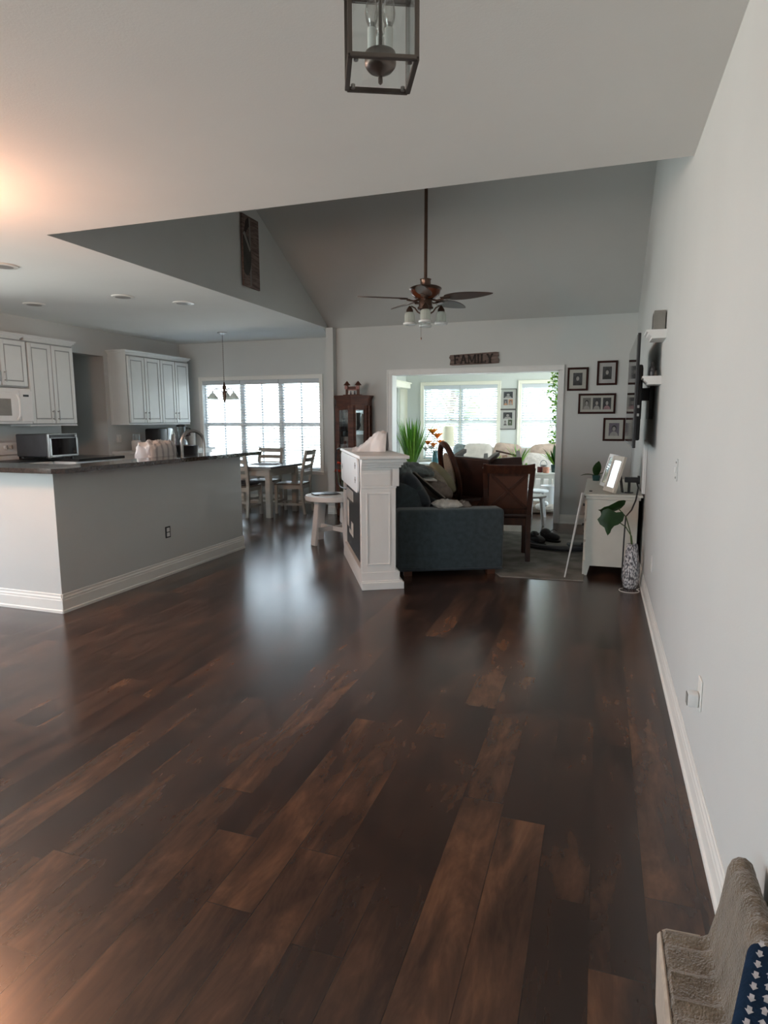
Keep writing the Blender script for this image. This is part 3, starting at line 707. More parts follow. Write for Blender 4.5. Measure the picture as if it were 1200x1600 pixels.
# appliances under the four-door cabinet
ZC = .931
t = thing('air_fryer', 'black and steel kitchen appliance under the four-door cabinet', 'appliance', (-6.80, 8.66, ZC))
b = MB(); b.b2((-.14, -.17, .005), (.14, .05, .34), BLACK, .03); b.obj('body', t)
b = MB(); b.box((.02, .12, .175), (.22, .14, .34), STEEL, .02, (-.12, 0, 0)); b.obj('front_panel', t)
b = MB(); b.box((.10, .19, .15), (.12, .02, .2), PAPER, .003, (-.12, 0, 0)); b.obj('display', t, smooth=None)
t = thing('countertop_blender', 'steel blender with a black lid beside the paper towel roll', 'blender', (-6.80, 9.26, ZC))
b = MB(); b.lathe([(.10, 0), (.10, .03), (.085, .12), (.06, .15)], STEEL, 20); b.obj('motor_base', t)
b = MB(); b.lathe([(.05, .15), (.055, .17), (.08, .36)], CLEARP, 16); b.obj('jar', t)
b = MB(); b.lathe([(.083, .36), (.083, .39), (.04, .40), (.03, .42)], BLACK, 16); b.obj('lid', t)
b = MB(); b.tube([(.06, .05, .34), (.10, .10, .33), (.10, .10, .22), (.05, .05, .20)], .012, BLACK, 8); b.obj('handle', t)
t = thing('paper_towel_roll', 'white paper towel roll standing at the end of the kitchen counter', 'paper towel', (-6.80, 9.55, ZC))
b = MB(); b.lathe([(.07, 0), (.07, .01)], STEEL, 20); b.obj('stand', t)
b = MB(); b.lathe([(.058, .012), (.06, .02), (.06, .285), (.058, .29)], PAPER, 24); b.obj('roll', t)
t = thing('knife_block', 'small mauve knife block between appliance and blender', 'knife block', (-6.82, 9.02, ZC))
b = MB(); b.box((0, 0, .10), (.10, .12, .2), mat('mauve_lacquer', (.20, .12, .13), .4), .01, (.0, 0, .2)); b.obj('block', t)
for i in range(4):
    b = MB(); b.bar((-.03 + .02 * i, .0, .19), (-.04 + .02 * i, .02, .27 + .01 * i), .015, .02, WHITE, .003); b.obj('handle', t)
t = thing('storage_jar', 'clear lidded jar standing on the pale kitchen counter', 'jar', (-6.88, 8.22, ZC))
b = MB(); b.lathe([(.07, 0), (.075, .02), (.075, .14), (.06, .16)], WHITE, 18); b.obj('jar_base', t)
b = MB(); b.lathe([(.055, .16), (.058, .18), (.058, .25), (.05, .26)], CLEARP, 18); b.obj('jar_top', t)
for yy, pos, lab in ((8.06, (XK, 8.06, 1.12), 'white double outlet plate on the kitchen wall under the four-door cabinet'),):
    t = thing('wall_outlet', lab, 'outlet', pos)
    b = MB(); b.b2((0, -.055, -.06), (.006, .055, .06), WHITE, .003); b.obj('cover_plate', t, smooth=None)
    for s_ in (-.027, .027):
        b = MB(); b.b2((.006, s_ - .014, -.035), (.010, s_ + .014, .035), TRIM, .002); b.obj('socket', t, smooth=None)
# towel heaped in a dish rack on the peninsula counter, black pan
b = MB(); b.pillow((.24, .46, .27), TOWEL, Matrix.Translation((0, 0, .085)), 4, 3.4, 30, .13, 3)
b.obj('dish_towel', smooth=60, label='striped white and grey towel draped in a heap behind the bar', cat='towel', loc=(-4.24, 5.36, .975))
t = thing('cooking_pot', 'wide black pot standing behind the bar next to the faucet', 'pot', (-4.28, 5.83, .926))
b = MB(); b.lathe([(.13, 0), (.15, .02), (.165, .19), (.17, .205), (.16, .205), (.145, .02), (.0, .015)], BLACK, 32); b.obj('pot_body', t)
b = MB(); b.tube([(-.03, -.165, .17), (-.02, -.23, .20), (.02, -.30, .215)], .013, BLACK, 8); b.obj('handle', t)
# outlet on half wall
t = thing('wall_outlet', 'black-rimmed outlet low on the grey kitchen half wall', 'outlet', (-3.685, 4.745, .395))
b = MB(); b.b2((0, -.036, -.052), (.004, .036, .052), BLACK, .002); b.obj('cover_plate', t, smooth=None)
b = MB(); b.b2((.004, -.02, -.04), (.008, .02, -.004), WHITE, .002); b.obj('socket', t, smooth=None)
b = MB(); b.b2((.004, -.02, .004), (.008, .02, .04), WHITE, .002); b.obj('socket', t, smooth=None)
# recessed ceiling lights
labs = ('round recessed ceiling light at the left edge, nearest the camera', 'round recessed kitchen ceiling light over the wall cabinets by the hallway', 'round recessed kitchen ceiling light in the middle of the row', 'round recessed kitchen ceiling light nearest the living room')
for (x, y), lab in zip(((-4.93, 4.35), (-6.20, 5.84), (-4.93, 5.81), (-4.545, 6.34)), labs):
    t = thing('recessed_light', lab, 'ceiling light', (x, y, HC), 0, 'recessed kitchen ceiling lights')
    b = MB(); b.lathe([(.082, -.002), (.082, -.012), (.115, -.008), (.120, 0.0)], TRIM, 28); b.obj('trim_ring', t)
    b = MB(); b.lathe([(.081, -.0115), (.065, -.0135), (.0, -.0135)], CANLITE, 24); b.obj('lens', t)
# small chandelier over the dining table
t = thing('chandelier', 'small hanging chandelier with frosted bell shades before the dining window', 'chandelier', (-5.52, 8.63, HC))
b = MB(); b.lathe([(.075, 0), (.075, -.012), (.03, -.03), (.01, -.035)], NICKEL, 20); b.obj('canopy', t)
b = MB(); b.cyl((0, 0, -.03), (0, 0, -.80), .0045, NICKEL, seg=6)
for i in range(24): b.lathe([(.003, -.008), (.008, -.004), (.008, .004), (.003, .008)], NICKEL, 6, (0, 0, -.06 - i * .03))
b.obj('chain', t)
b = MB(); b.lathe([(.008, -.74), (.014, -.77), (.035, -.83), (.02, -.86), (.028, -.90), (.032, -.96), (.018, -1.0), (.022, -1.02), (.004, -1.05)], BRONZE, 16); b.obj('column', t)
for k in range(3):
    a = math.radians(-10 + 120 * k); c, s_ = math.cos(a), math.sin(a)
    b = MB(); b.tube([(c * .02, s_ * .02, -.92), (c * .06, s_ * .06, -.85), (c * .13, s_ * .13, -.84), (c * .18, s_ * .18, -.88), (c * .185, s_ * .185, -.94)], .007, BRONZE, 8); ar = b.obj('arm', t)
    b = MB(); b.lathe([(.012, -.92), (.025, -.94), (.05, -.975), (.085, -1.025), (.088, -1.028), (.06, -.99), (.02, -.95)], FROST, 20, (c * .185, s_ * .185, .03)); b.obj('lamp_shade', ar)

# ------------------------------------------------------------------ dining set
t = thing('dining_table', 'taupe painted dining table with a dark polished top', 'table', (-4.90, 8.46, 0), math.radians(-3))
b = MB(); b.b2((-.53, -.46, .712), (.53, .46, .74), TABLET, .006); b.b2((-.525, -.455, .700), (.525, .455, .713), TABLEW, .003); b.obj('tabletop', t, smooth=None)
b = MB()
for a in ((-.46, -.40, .46, -.38), (-.46, .38, .46, .40), (-.46, -.40, -.44, .40), (.44, -.40, .46, .40)): b.b2((a[0], a[1], .60), (a[2], a[3], .70), TABLEW, .002)
b.obj('apron', t, smooth=None)
for sx in (-1, 1):
    for sy in (-1, 1):
        b = MB(); b.bar((sx * .44, sy * .375, 0), (sx * .44, sy * .375, .70), .078, .078, TABLEW, .005); b.obj('leg', t, smooth=None)
b = MB(); b.box((-.05, .0, .743), (.42, .30, .004), mat('grey_placemat', (.16, .16, .17), .7), .001, (0, 0, .2)); b.obj('placemat', smooth=None, label='grey placemat lying on the dark dining table', cat='placemat', loc=(-4.72, 8.50, 0))
def ladder_chair(label, loc, rz, pad):
    t = thing('dining_chair', label, 'chair', loc, rz, 'ladder-back chairs at the dining table')
    # faces +Y, rear at y=-.22
    b = MB(); b.b2((-.22, -.21, .435), (.22, .22, .458), SEATL, .008); s_ = b.obj('seat', t)
    if pad:
        b = MB(); b.pillow((.43, .42, .06), SEATD, Matrix.Translation((0, .005, .478)), 5, 3); b.obj('seat_pad', t)
    b = MB()
    for a in ((-.20, -.20, .20, -.18), (-.20, .18, .20, .20), (-.20, -.20, -.18, .20), (.18, -.20, .20, .20)): b.b2((a[0], a[1], .375), (a[2], a[3], .434), TABLEW)
    b.obj('seat_rail', t, smooth=None)
    for sx in (-1, 1):
        b = MB(); b.bar((sx * .195, .195, 0), (sx * .195, .195, .434), .042, .042, TABLEW, .004); b.obj('leg', t, smooth=None)
        b = MB(); P_ = [(sx * .20, -.255, 0), (sx * .20, -.215, .25), (sx * .20, -.205, .46), (sx * .20, -.235, .70), (sx * .20, -.295, .95)]
        for p, q in zip(P_[:-1], P_[1:]): b.bar(p, q, .034, .044, TABLEW, .002, up=(1, 0, 0))
        b.obj('leg', t, smooth=None)
    for z, y, h in ((.60, -.222, .055), (.705, -.238, .055), (.81, -.262, .055), (.915, -.288, .065)):
        b = MB(); pts = [(-.19, y, z), (-.1, y - .014, z), (0, y - .019, z), (.1, y - .014, z), (.19, y, z)]
        for p, q in zip(pts[:-1], pts[1:]): b.bar(p, q, .016, h, TABLEW, 0, up=(0, 1, 0)) if False else b.box(((p[0] + q[0]) / 2, (p[1] + q[1]) / 2, z), (abs(q[0] - p[0]) + .004, .016, h), TABLEW, 0, (0, 0, math.atan2(q[1] - p[1], q[0] - p[0])))
        b.obj('back_slat', t, smooth=None)
    b = MB(); b.b2((-.19, .185, .16), (.19, .203, .19), TABLEW); b.b2((-.203, -.21, .13), (-.187, .19, .158), TABLEW); b.b2((.187, -.21, .13), (.203, .19, .158), TABLEW); b.b2((-.19, -.235, .20), (.19, -.218, .23), TABLEW); b.obj('stretcher', t, smooth=None)
    return t
ladder_chair('taupe ladder-back chair with dark seat pad on the bar side of the dining table', (-4.98, 8.17, 0), math.radians(3), True)
ladder_chair('taupe ladder-back chair at the window side of the dining table', (-5.09, 8.98, 0), math.radians(180), False)
ladder_chair('taupe ladder-back chair at the end of the table nearest the grey wall', (-4.42, 8.70, 0), math.radians(97), False)

# ------------------------------------------------------------------ ceiling fan
t = thing('ceiling_fan', 'bronze ceiling fan with leaf blades and four glass lamp shades on a long rod', 'ceiling fan', (-1.693, RIDGE_Y, 2.62))
b = MB(); b.cyl((0, 0, .13), (0, 0, ZR - 2.62 - .02), .0165, BRONZE, seg=14); b.obj('downrod', t)
b = MB(); b.lathe([(.02, ZR - 2.62 - .12), (.07, ZR - 2.62 - .05), (.075, ZR - 2.62 - .01)], BRONZE, 20); b.obj('canopy', t)
b = MB(); b.lathe([(.045, .15), (.058, .145), (.05, .13), (.052, .085), (.07, .082), (.13, .075), (.155, .062), (.16, .052), (.150, .040), (.148, .036)], BRONZE, 36); b.obj('motor_housing', t)
b = MB(); b.lathe([(.148, .036), (.135, -.005), (.10, -.035), (.065, -.045)], mat('amber_brown_bowl', (.16, .045, .018), .25, .3, var=.2, scale=9), 36); b.obj('motor_bowl', t)
b = MB(); b.lathe([(.062, -.045), (.066, -.055), (.066, -.115), (.078, -.12), (.078, -.14), (.05, -.15), (.045, -.19), (.05, -.20), (.03, -.215), (.012, -.22)], BRONZE, 28); b.obj('switch_housing', t)
FANTOP = mat('fan_blade_brown', (.065, .038, .030), .38, var=.2, scale=6, stretch=(1, 6, 1))
for k in range(5):
    a = math.radians(-6 + 72 * k)
    R_ = Matrix.Rotation(a, 4, 'Z'); b = MB(); b.M = R_
    b.tube([(.06, 0, -.05), (.12, 0, -.065), (.19, 0, -.055)], .009, BRONZE, 8); b.box((.21, 0, -.05), (.10, .07, .007), BRONZE, .002, (math.radians(-13), 0, 0)); ir = b.obj('blade_iron', t)
    b = MB(); b.M = R_ @ Matrix.Translation((0, 0, -.045)) @ Matrix.Rotation(math.radians(-13), 4, 'X')
    top = []; N_ = 18
    for i in range(N_ + 1):
        u = i / N_; top.append((.18 + .50 * u, .075 * (math.sin(PI * u ** .8) ** .7) * (1.0 - .1 * u) + .012 * (1 - u)))
    poly = top + [(x, -y) for x, y in top[::-1]][1:-1]
    if abs(poly[N_][1]) < 1e-4: pass
    b.prism(poly, 0, .008, FANTOP); b.obj('blade', t, smooth=None)
for k, a0 in enumerate((-75, 15, 105, 195)):
    a = math.radians(a0); c, s_ = math.cos(a), math.sin(a); R0 = .155
    b = MB(); b.tube([(c * .04, s_ * .04, -.185), (c * .075, s_ * .075, -.165), (c * .105, s_ * .105, -.125), (c * .135, s_ * .135, -.110), (c * R0, s_ * R0, -.125)], .0075, BRONZE, 8); ar = b.obj('lamp_arm', t)
    b = MB(); b.lathe([(.006, -.105), (.022, -.125), (.034, -.145), (.036, -.16), (.03, -.165)], BRONZE, 16, (c * R0, s_ * R0, 0)); b.obj('lamp_socket', ar)
    b = MB(); b.lathe([(.028, -.163), (.042, -.172), (.049, -.19), (.050, -.25), (.050, -.262)], FROST, 32, (c * R0, s_ * R0, 0), wave=lambda an, z: .025 * math.cos(16 * an)); b.obj('lamp_shade', ar)
    b = MB(); b.lathe([(.051, -.262), (.064, -.268), (.066, -.278), (.061, -.288), (.053, -.288)], WHITE, 32, (c * R0, s_ * R0, 0)); b.obj('shade_rim', ar)
b = MB(); b.cyl((-.03, -.05, -.15), (-.03, -.05, -.42), .0015, BRONZE, seg=5); b.lathe([(.003, -.44), (.008, -.43), (.006, -.415)], BRONZE, 8, (-.03, -.05, 0)); b.obj('pull_chain', t)

# ------------------------------------------------------------------ lantern pendant near the camera
LA = math.atan2(1.286 - 1.233, -.341 + .457)
t = thing('lantern_pendant', 'square open-frame metal lantern hanging from the ceiling near the camera', 'pendant light', (-.449, 1.309, 2.085), LA)
sd, hh, bw = .128 / 2, .17, .0085
b = MB()
for sx in (-1, 1):
    for sy in (-1, 1): b.bar((sx * sd, sy * sd, 0), (sx * (sd + .0), sy * (sd + .0), hh), bw, bw, LANT, .001)
for z in (0, hh):
    for s_ in (-1, 1):
        b.bar((-sd, s_ * sd, z), (sd, s_ * sd, z), bw * 1.15, bw, LANT, .001); b.bar((s_ * sd, -sd, z), (s_ * sd, sd, z), bw * 1.15, bw, LANT, .001)
b.obj('frame', t, smooth=None)
b = MB()
for sx in (-1, 1):
    for sy in (-1, 1): b.cyl((sx * (sd - .012), sy * (sd - .012), -.004), (sx * (sd - .012), sy * (sd - .012), .004), .0045, NICKEL, seg=10)
b.obj('screws', t)
b = MB()
for sx in (-1, 1):
    for sy in (-1, 1): b.bar((sx * sd, sy * sd, hh), (sx * .012, sy * .012, hh + .11), bw, bw * .8, LANT, .001)
b.box((0, 0, hh + .115), (.045, .045, .015), LANT, .003); b.cyl((0, 0, hh + .11), (0, 0, HC - 2.085 - .02), .006, LANT, seg=10); b.lathe([(.05, HC - 2.085), (.05, HC - 2.085 - .015), (.012, HC - 2.085 - .03)], LANT, 24); b.obj('hanger', t, smooth=None)
b = MB(); b.lathe([(.0015, -.019), (.0045, -.016), (.0045, -.007), (.003, -.003), (.010, .002), (.024, .007), (.030, .014), (.0315, .019), (.0305, .038), (.0, .040)], LANT, 36); b.cyl((0, 0, .03), (0, 0, hh + .11), .0035, LANT, seg=8); b.obj('light_cluster', t)
for k in range(3):
    a = math.radians(85 + 120 * k); c, s_ = math.cos(a) * .0195, math.sin(a) * .0195
    b = MB(); b.cyl((c, s_, .038), (c, s_, .078), .0085, PAPER, seg=14); cs = b.obj('candle_sleeve', t)
    b = MB(); b.lathe([(.005, .078), (.011, .092), (.013, .105), (.011, .122), (.006, .140), (.0015, .152)], BULB, 18, (c, s_, 0)); b.obj('bulb', cs)
    b = MB(); b.cyl((c, s_, .077), (c, s_, .088), .006, NICKEL, seg=10); b.obj('bulb_cap', cs)
for s_ in (-1, 1):
    b = MB(); b.b2((-sd + .006, s_ * (sd - .004) - .0006, .006), (sd - .006, s_ * (sd - .004) + .0006, hh - .006), CGLASS); b.obj('glass_pane', t, smooth=None)
    b = MB(); b.b2((s_ * (sd - .004) - .0006, -sd + .008, .006), (s_ * (sd - .004) + .0006, sd - .008, hh - .006), CGLASS); b.obj('glass_pane', t, smooth=None)

# warm lamp of the near room, above left of the view
t = thing('ceiling_lamp', 'warm glowing ceiling lamp above the near room, left of the picture', 'ceiling light', (-3.85, 2.45, HC))
b = MB(); b.lathe([(.08, 0), (.08, -.02), (.02, -.03)], BRONZE, 24); b.cyl((0, 0, -.02), (0, 0, -.37), .008, BRONZE); b.obj('canopy', t)
b = MB(); b.lathe([(.03, -.36), (.09, -.38), (.13, -.44), (.12, -.50), (.06, -.54), (0.005, -.55)], WARMSH, 24); b.obj('diffuser', t)
pl = bpy.data.lights.new('warm_bulb', 'POINT'); pl.energy = 42; pl.color = (1.0, .46, .26); pl.shadow_soft_size = .12
po = bpy.data.objects.new('warm_bulb', pl); po.location = (-3.85, 2.45, HC - .31); COL.objects.link(po)

# ------------------------------------------------------------------ electric fireplace seen from its back and end
FA = math.radians(28.2)
t = thing('electric_fireplace', 'white mantel fireplace cabinet turned so its open back and panelled end show', 'fireplace', (-1.811, 4.771, 0), FA)
# local +X = towards the mantel front (depth), local +Y = along its length
FL, FD = 1.46, .345
b = MB(); b.b2((0, 0, 0), (FD + .01, FL, .062), WHITE, .004); b.b2((.0, .012, .06), (FD - .005, FL - .012, .075), WHITE, .003); b.b2((0, .022, .07), (FD - .022, FL - .022, .145), WHITE, .003); b.b2((0, .03, .14), (FD - .035, FL - .03, .155), WHITE, .003); b.obj('plinth', t, smooth=None)
def end_panel(y0, y1, face):
    b = MB(); b.b2((0, y0, .15), (FD - .055, y1, .90), WHITE, .003)
    yf = y0 if face < 0 else y1
    for a in ((.045, .215, .057, .80), (.233, .215, .245, .80), (.045, .205, .245, .217), (.045, .795, .245, .807)):
        b.b2((a[0], yf - .006, a[1]), (a[2], yf + .006, a[3]), WHITE, .002)
    b.b2((.0, y0 - .004, .845), (FD - .05, y1 + .004, .868), WHITE, .004)
    return b.obj('side_panel', t, smooth=None)
end_panel(.03, .10, -1); end_panel(FL - .10, FL - .03, 1)
b = MB(); b.b2((0, .024, .865), (FD - .035, .105, 1.0), WHITE, .003); b.b2((0, FL - .105, .865), (FD - .035, FL - .024, 1.0), WHITE, .003)
b.b2((.24, .024, .865), (FD - .035, FL - .024, 1.0), WHITE, .003); b.b2((.262, .017, .862), (FD - .03, .024, 1.0), WHITE, .002)
b.b2((0, .02, .96), (FD - .03, .11, .966), WHITE)
b.obj('frieze', t, smooth=None)
b = MB()
for e, z0, z1 in ((.0, .995, 1.02), (.015, 1.015, 1.04), (.03, 1.035, 1.06), (.05, 1.058, 1.088)): b.b2((0 - e * .0, .02 - e, z0), (FD - .03 + e, FL - .02 + e, z1), WHITE, .004)
b.obj('crown_molding', t, smooth=None)
b = MB(); b.b2((-.02, -.05, 1.086), (FD + .045, FL + .05, 1.114), WHITE, .006); b.obj('mantel_shelf', t, smooth=None)
b = MB(); b.b2((.24, .10, .15), (.26, FL - .10, .9), WHITE); b.obj('front_panel', t, smooth=None)
BP = mat('white_back_board', (.70, .73, .75), .6, var=.02)
b = MB()
N_ = 8; y0, y1, z0, z1, rr = .08, 1.40, .80, 1.085, .06
poly = []
for cy, cz, a0 in ((y1 - rr, z1 - rr, 0), (y0 + rr, z1 - rr, 90), (y0 + rr, z0 + rr, 180), (y1 - rr, z0 + rr, 270)):
    for i in range(N_ + 1): a = math.radians(a0 + 90 * i / N_); poly.append((cy + rr * math.cos(a), cz + rr * math.sin(a)))
b.prism(poly, -.022, -.006, BP, Myz)
bp_ = b.obj('back_board', t, smooth=None)
for (yy, zz) in ((.22, 1.02), (.22, .90), (1.28, .94)):
    b = MB(); b.M = Matrix.Translation((-.024, yy, zz))
    for a in range(4): b.box((0, .018 * math.cos(a * PI / 2), .018 * math.sin(a * PI / 2)), (.004, .016, .016), GREYB, .001)
    b.box((0, 0, 0), (.003, .05, .006), GREYB); b.obj('bracket', bp_, smooth=None)
b = MB(); b.b2((.005, .16, .20), (.235, 1.16, .795), BLACK, .004); ins = b.obj('heater_insert', t, smooth=None)
b = MB(); b.b2((.002, .16, .79), (.02, 1.16, .797), STEEL); b.obj('seam_strip', ins, smooth=None)
b = MB()
b.b2((.0035, .62, .66), (.0055, 1.10, .75), PAPER); b.b2((.0035, .96, .38), (.0055, 1.10, .63), PAPER); b.b2((.0035, .62, .36), (.0055, .78, .46), PAPER); b.b2((.0035, .62, .33), (.0055, .95, .37), PAPER)
for i in range(5): b.b2((.0028, .65, .672 + i * .016), (.0036, 1.07, .678 + i * .016), DGREY)
b.obj('warning_label', ins, smooth=None)
# crumpled white cloth on the mantel
b = MB(); n1, n2 = 26, 16; vs, fs = [], []
rnd = random.Random(5)
for i in range(n1 + 1):
    u = i / n1
    ridge = .035 + .175 * min(1, max(0, (u - .10) / .62)) ** 1.15
    if u > .93: ridge *= .96
    for k in range(n2 + 1):
        v = k / n2 * 2 - 1
        prof = max(0, 1 - abs(v) ** 2.2) ** .8
        wr = .012 * math.sin(15 * u + 5 * v) * math.sin(9 * v + 2) + .008 * math.sin(31 * u - 8 * v)
        vs.append((v * (.10 + .01 * math.sin(9 * u)), -u * .31, max(.002, .86 * (ridge * prof + wr * prof))))
for i in range(n1):
    for k in range(n2): a = i * (n2 + 1) + k; fs.append((a, a + 1, a + n2 + 2, a + n2 + 1))
ring = [k for k in range(n2 + 1)] + [(i + 1) * (n2 + 1) - 1 for i in range(1, n1 + 1)] + [n1 * (n2 + 1) + k for k in range(n2 - 1, -1, -1)] + [i * (n2 + 1) for i in range(n1 - 1, 0, -1)]
fs.append(tuple(ring)[::-1])
b.add(vs, fs, mat('white_muslin', (.70, .67, .66), .9, var=.03, bump=.3, bscale=40))
CU, CV = .03, .74
cx, cy = -1.811 + CU * math.cos(FA) - CV * math.sin(FA), 4.771 + CU * math.sin(FA) + CV * math.cos(FA)
b.obj('crumpled_cloth', smooth=50, label='crumpled white cloth heaped on the white mantel', cat='cloth', loc=(cx, cy, 1.1145), rot=(0, 0, math.radians(100)))
b = MB(); b.tube([(-.03, 1.36, 1.12), (-.06, 1.44, 1.10), (-.07, 1.46, 1.0), (-.055, 1.46, .85), (-.06, 1.40, .77), (-.05, 1.2, .74), (-.04, 1.05, .745), (-.03, .9, .75)], .006, BLACK, 7)
b.obj('power_cord', smooth=60, label='black cord looping down the back of the white mantel', cat='cord', loc=(-1.811, 4.771, 0), rot=(0, 0, FA))

# round white side table and black tablet
t = thing('side_table', 'round white side table with splayed board legs behind the mantel', 'table', (-2.86, 6.62, 0), math.radians(14))
b = MB(); b.lathe([(.30, .500), (.315, .505), (.318, .53), (.31, .555), (.30, .556)], WHITE, 48); b.obj('tabletop', t)
for k in range(4):
    a = math.radians(45 + 90 * k); c, s_ = math.cos(a), math.sin(a)
    b = MB(); b.bar((c * .27, s_ * .27, 0), (c * .21, s_ * .21, .502), .085, .035, WHITE, .004, up=(c, s_, 0)); b.obj('leg', t, smooth=None)
b = MB(); b.bar((.19, .19, .17), (-.19, -.19, .17), .03, .05, WHITE, .003); b.bar((-.19, .19, .17), (.19, -.19, .17), .03, .05, WHITE, .003); b.obj('stretcher', t, smooth=None)
t = thing('tablet_case', 'thin black device lying on the round white side table', 'tablet', (-2.95, 6.62, .557), math.radians(38))
b = MB(); b.box((0, 0, .007), (.30, .2, .012), BLACK, .004); b.obj('body', t, smooth=None)
b = MB(); b.tube([(-.1, -.1, .005), (-.02, -.17, .005), (.08, -.16, .005), (.16, -.08, .005)], .003, PAPER, 6); b.obj('strap', t)

# ------------------------------------------------------------------ curio cabinet
t = thing('curio_cabinet', 'tall mahogany glass-front curio cabinet in the corner behind the mantel', 'cabinet', (-3.385, 8.56, 0))
# half-hexagon plan
PL_ = [(-.26, .235), (-.26, .05), (.06, -.17), (.22, .05), (.22, .235)]
def scale_poly(p, s_): return [(x * s_, (y - .235) * s_ + .235) for x, y in p]
b = MB(); b.prism(PL_, 0, .30, MAHOG); b.prism(scale_poly(PL_, 1.03), .0, .09, MAHOG); b.prism(PL_, 1.60, 1.68, MAHOG); b.b2((-.25, .222, .3), (.21, .235, 1.60), mat('cabinet_mirror_back', (.34, .36, .37), .15, .85)); b.obj('carcass', t, smooth=None)
b = MB(); b.prism(scale_poly(PL_, 1.02), 1.68, 1.70, MAHOG); b.prism(scale_poly(PL_, 1.07), 1.70, 1.72, MAHOG); b.prism(scale_poly(PL_, 1.12), 1.72, 1.745, MAHOG); b.obj('crown', t, smooth=None)
b = MB()
for x, y in PL_[1:4]: b.b2((x - .022, y - .0, .3), (x + .022, y + .04, 1.6), MAHOG, .004)
for x in (-.25, .21): b.b2((x - .012, .20, .3), (x + .012, .235, 1.6), MAHOG)
b.obj('stile', t, smooth=None)
for p, q in ((PL_[1], PL_[2]), (PL_[2], PL_[3])):
    pv, qv = Vector((*p, 0)), Vector((*q, 0)); dv = (qv - pv); L = dv.length; dv.normalize()
    f = MB()
    for zz in (.33, 1.57): f.bar(pv + dv * .02 + Vector((0, .005, zz)), qv - dv * .02 + Vector((0, .005, zz)), .02, .06, MAHOG, .003)
    f.bar(pv + dv * .045 + Vector((0, .005, .3)), pv + dv * .045 + Vector((0, .005, 1.6)), .05, .02, MAHOG, .003, up=(0, 1, 0)); f.bar(qv - dv * .045 + Vector((0, .005, .3)), qv - dv * .045 + Vector((0, .005, 1.6)), .05, .02, MAHOG, .003, up=(0, 1, 0))
    dd = f.obj('door', t, smooth=None)
    g = MB(); g.bar(pv + dv * .03 + Vector((0, .006, .95)), qv - dv * .03 + Vector((0, .006, .95)), .003, 1.22, CGLASS); g.obj('glass', dd, smooth=None)
b = MB(); b.box((-.22, .01, 1.02), (.012, .02, .05), BRONZE, .002); b.obj('handle', t, smooth=None)
for zz in (.62, .93, 1.24):
    b = MB(); b.prism([(x * .9, (y - .235) * .88 + .22) for x, y in PL_], zz - .005, zz + .005, CGLASS); b.obj('shelf', t, smooth=None)
def figurine(name, label, loc, m, kind, h):
    b = MB()
    if kind == 0: b.lathe([(.03 * h / .15, 0), (.035 * h / .15, .01), (.02, h * .3), (.03, h * .5), (.012, h * .72), (.022, h * .85), (.012, h)], m, 14)
    elif kind == 1:
        b.box((0, 0, h / 2), (h * .75, .012, h), m, .002, (.0, 0, 0))
    else:
        b.lathe([(.02, 0), (.028, .01), (.008, .03), (.008, h * .4), (.035, h * .55), (.04, h * .8), (.03, h)], m, 14)
    b.obj(name, label=label, cat=name.replace('_', ' '), loc=loc)
GM = mat('porcelain', (.66, .62, .58), .3); GD = mat('dark_ornament', (.05, .04, .05), .4); GR = mat('rose_ornament', (.30, .12, .10), .5)
CX, CY = -3.385, 8.55
figurine('figurine', 'dark ornament on the curio top shelf, left pane', (CX - .15, CY + .07, 1.2455), GD, 0, .20)
figurine('picture_card', 'pale card standing at the back of the curio top shelf', (CX - .08, CY + .15, 1.2455), GM, 1, .26)
figurine('figurine', 'pale porcelain ornament on the curio top shelf, right pane', (CX + .13, CY + .09, 1.2455), GM, 0, .24)
figurine('goblet', 'clear stemmed goblet on the curio top shelf by the centre stile', (CX - .0, CY + .03, 1.2455), GM, 2, .12)
figurine('picture_card', 'white card on the curio middle shelf, right pane', (CX + .10, CY + .15, .9355), GM, 1, .25)
figurine('figurine', 'rose-coloured ornament on the curio middle shelf, left pane', (CX - .13, CY + .06, .9355), GR, 0, .16)
figurine('picture_card', 'white card on the curio middle shelf, left pane', (CX - .17, CY + .15, .9355), GM, 1, .22)
figurine('figurine', 'dark small ornament on the curio middle shelf, right pane', (CX + .13, CY + .06, .9355), GD, 0, .10)
figurine('figurine', 'small dark ornament on the curio lower shelf', (CX - .12, CY + .05, .6255), GD, 0, .13)
# carved ornament on top
t = thing('carved_ornament', 'carved wooden village ornament on top of the curio cabinet', 'ornament', (-3.37, 8.56, 1.745))
b = MB(); b.b2((-.13, -.04, 0), (.13, .04, .012), MAHOG, .002)
b.obj('base', t, smooth=None)
for sx in (-1, 1):
    b = MB(); b.b2((sx * .085 - .014, -.025, .01), (sx * .085 + .014, .025, .15), MAHOG, .003); b.lathe([(.006, .20), (.03, .17), (.052, .145), (.03, .14)], MAHOG, 10, (sx * .085, 0, 0)); b.box((sx * .085, -.03, .11), (.045, .02, .05), GR, .004); b.obj('tower', t, smooth=None)
b = MB(); b.b2((-.07, -.02, .085), (.07, .02, .125), MAHOG, .004); b.b2((-.07, -.012, .07), (.07, .012, .085), GR); b.obj('bridge', t, smooth=None)
b = MB()
for i, x in enumerate((-.05, -.02, .01, .04)): b.lathe([(.012, .012), (.01, .03), (.006, .045), (.009, .055), (.004, .062)], GD if i % 2 else GM, 8, (x, -.02, 0))
b.obj('small_figures', t)
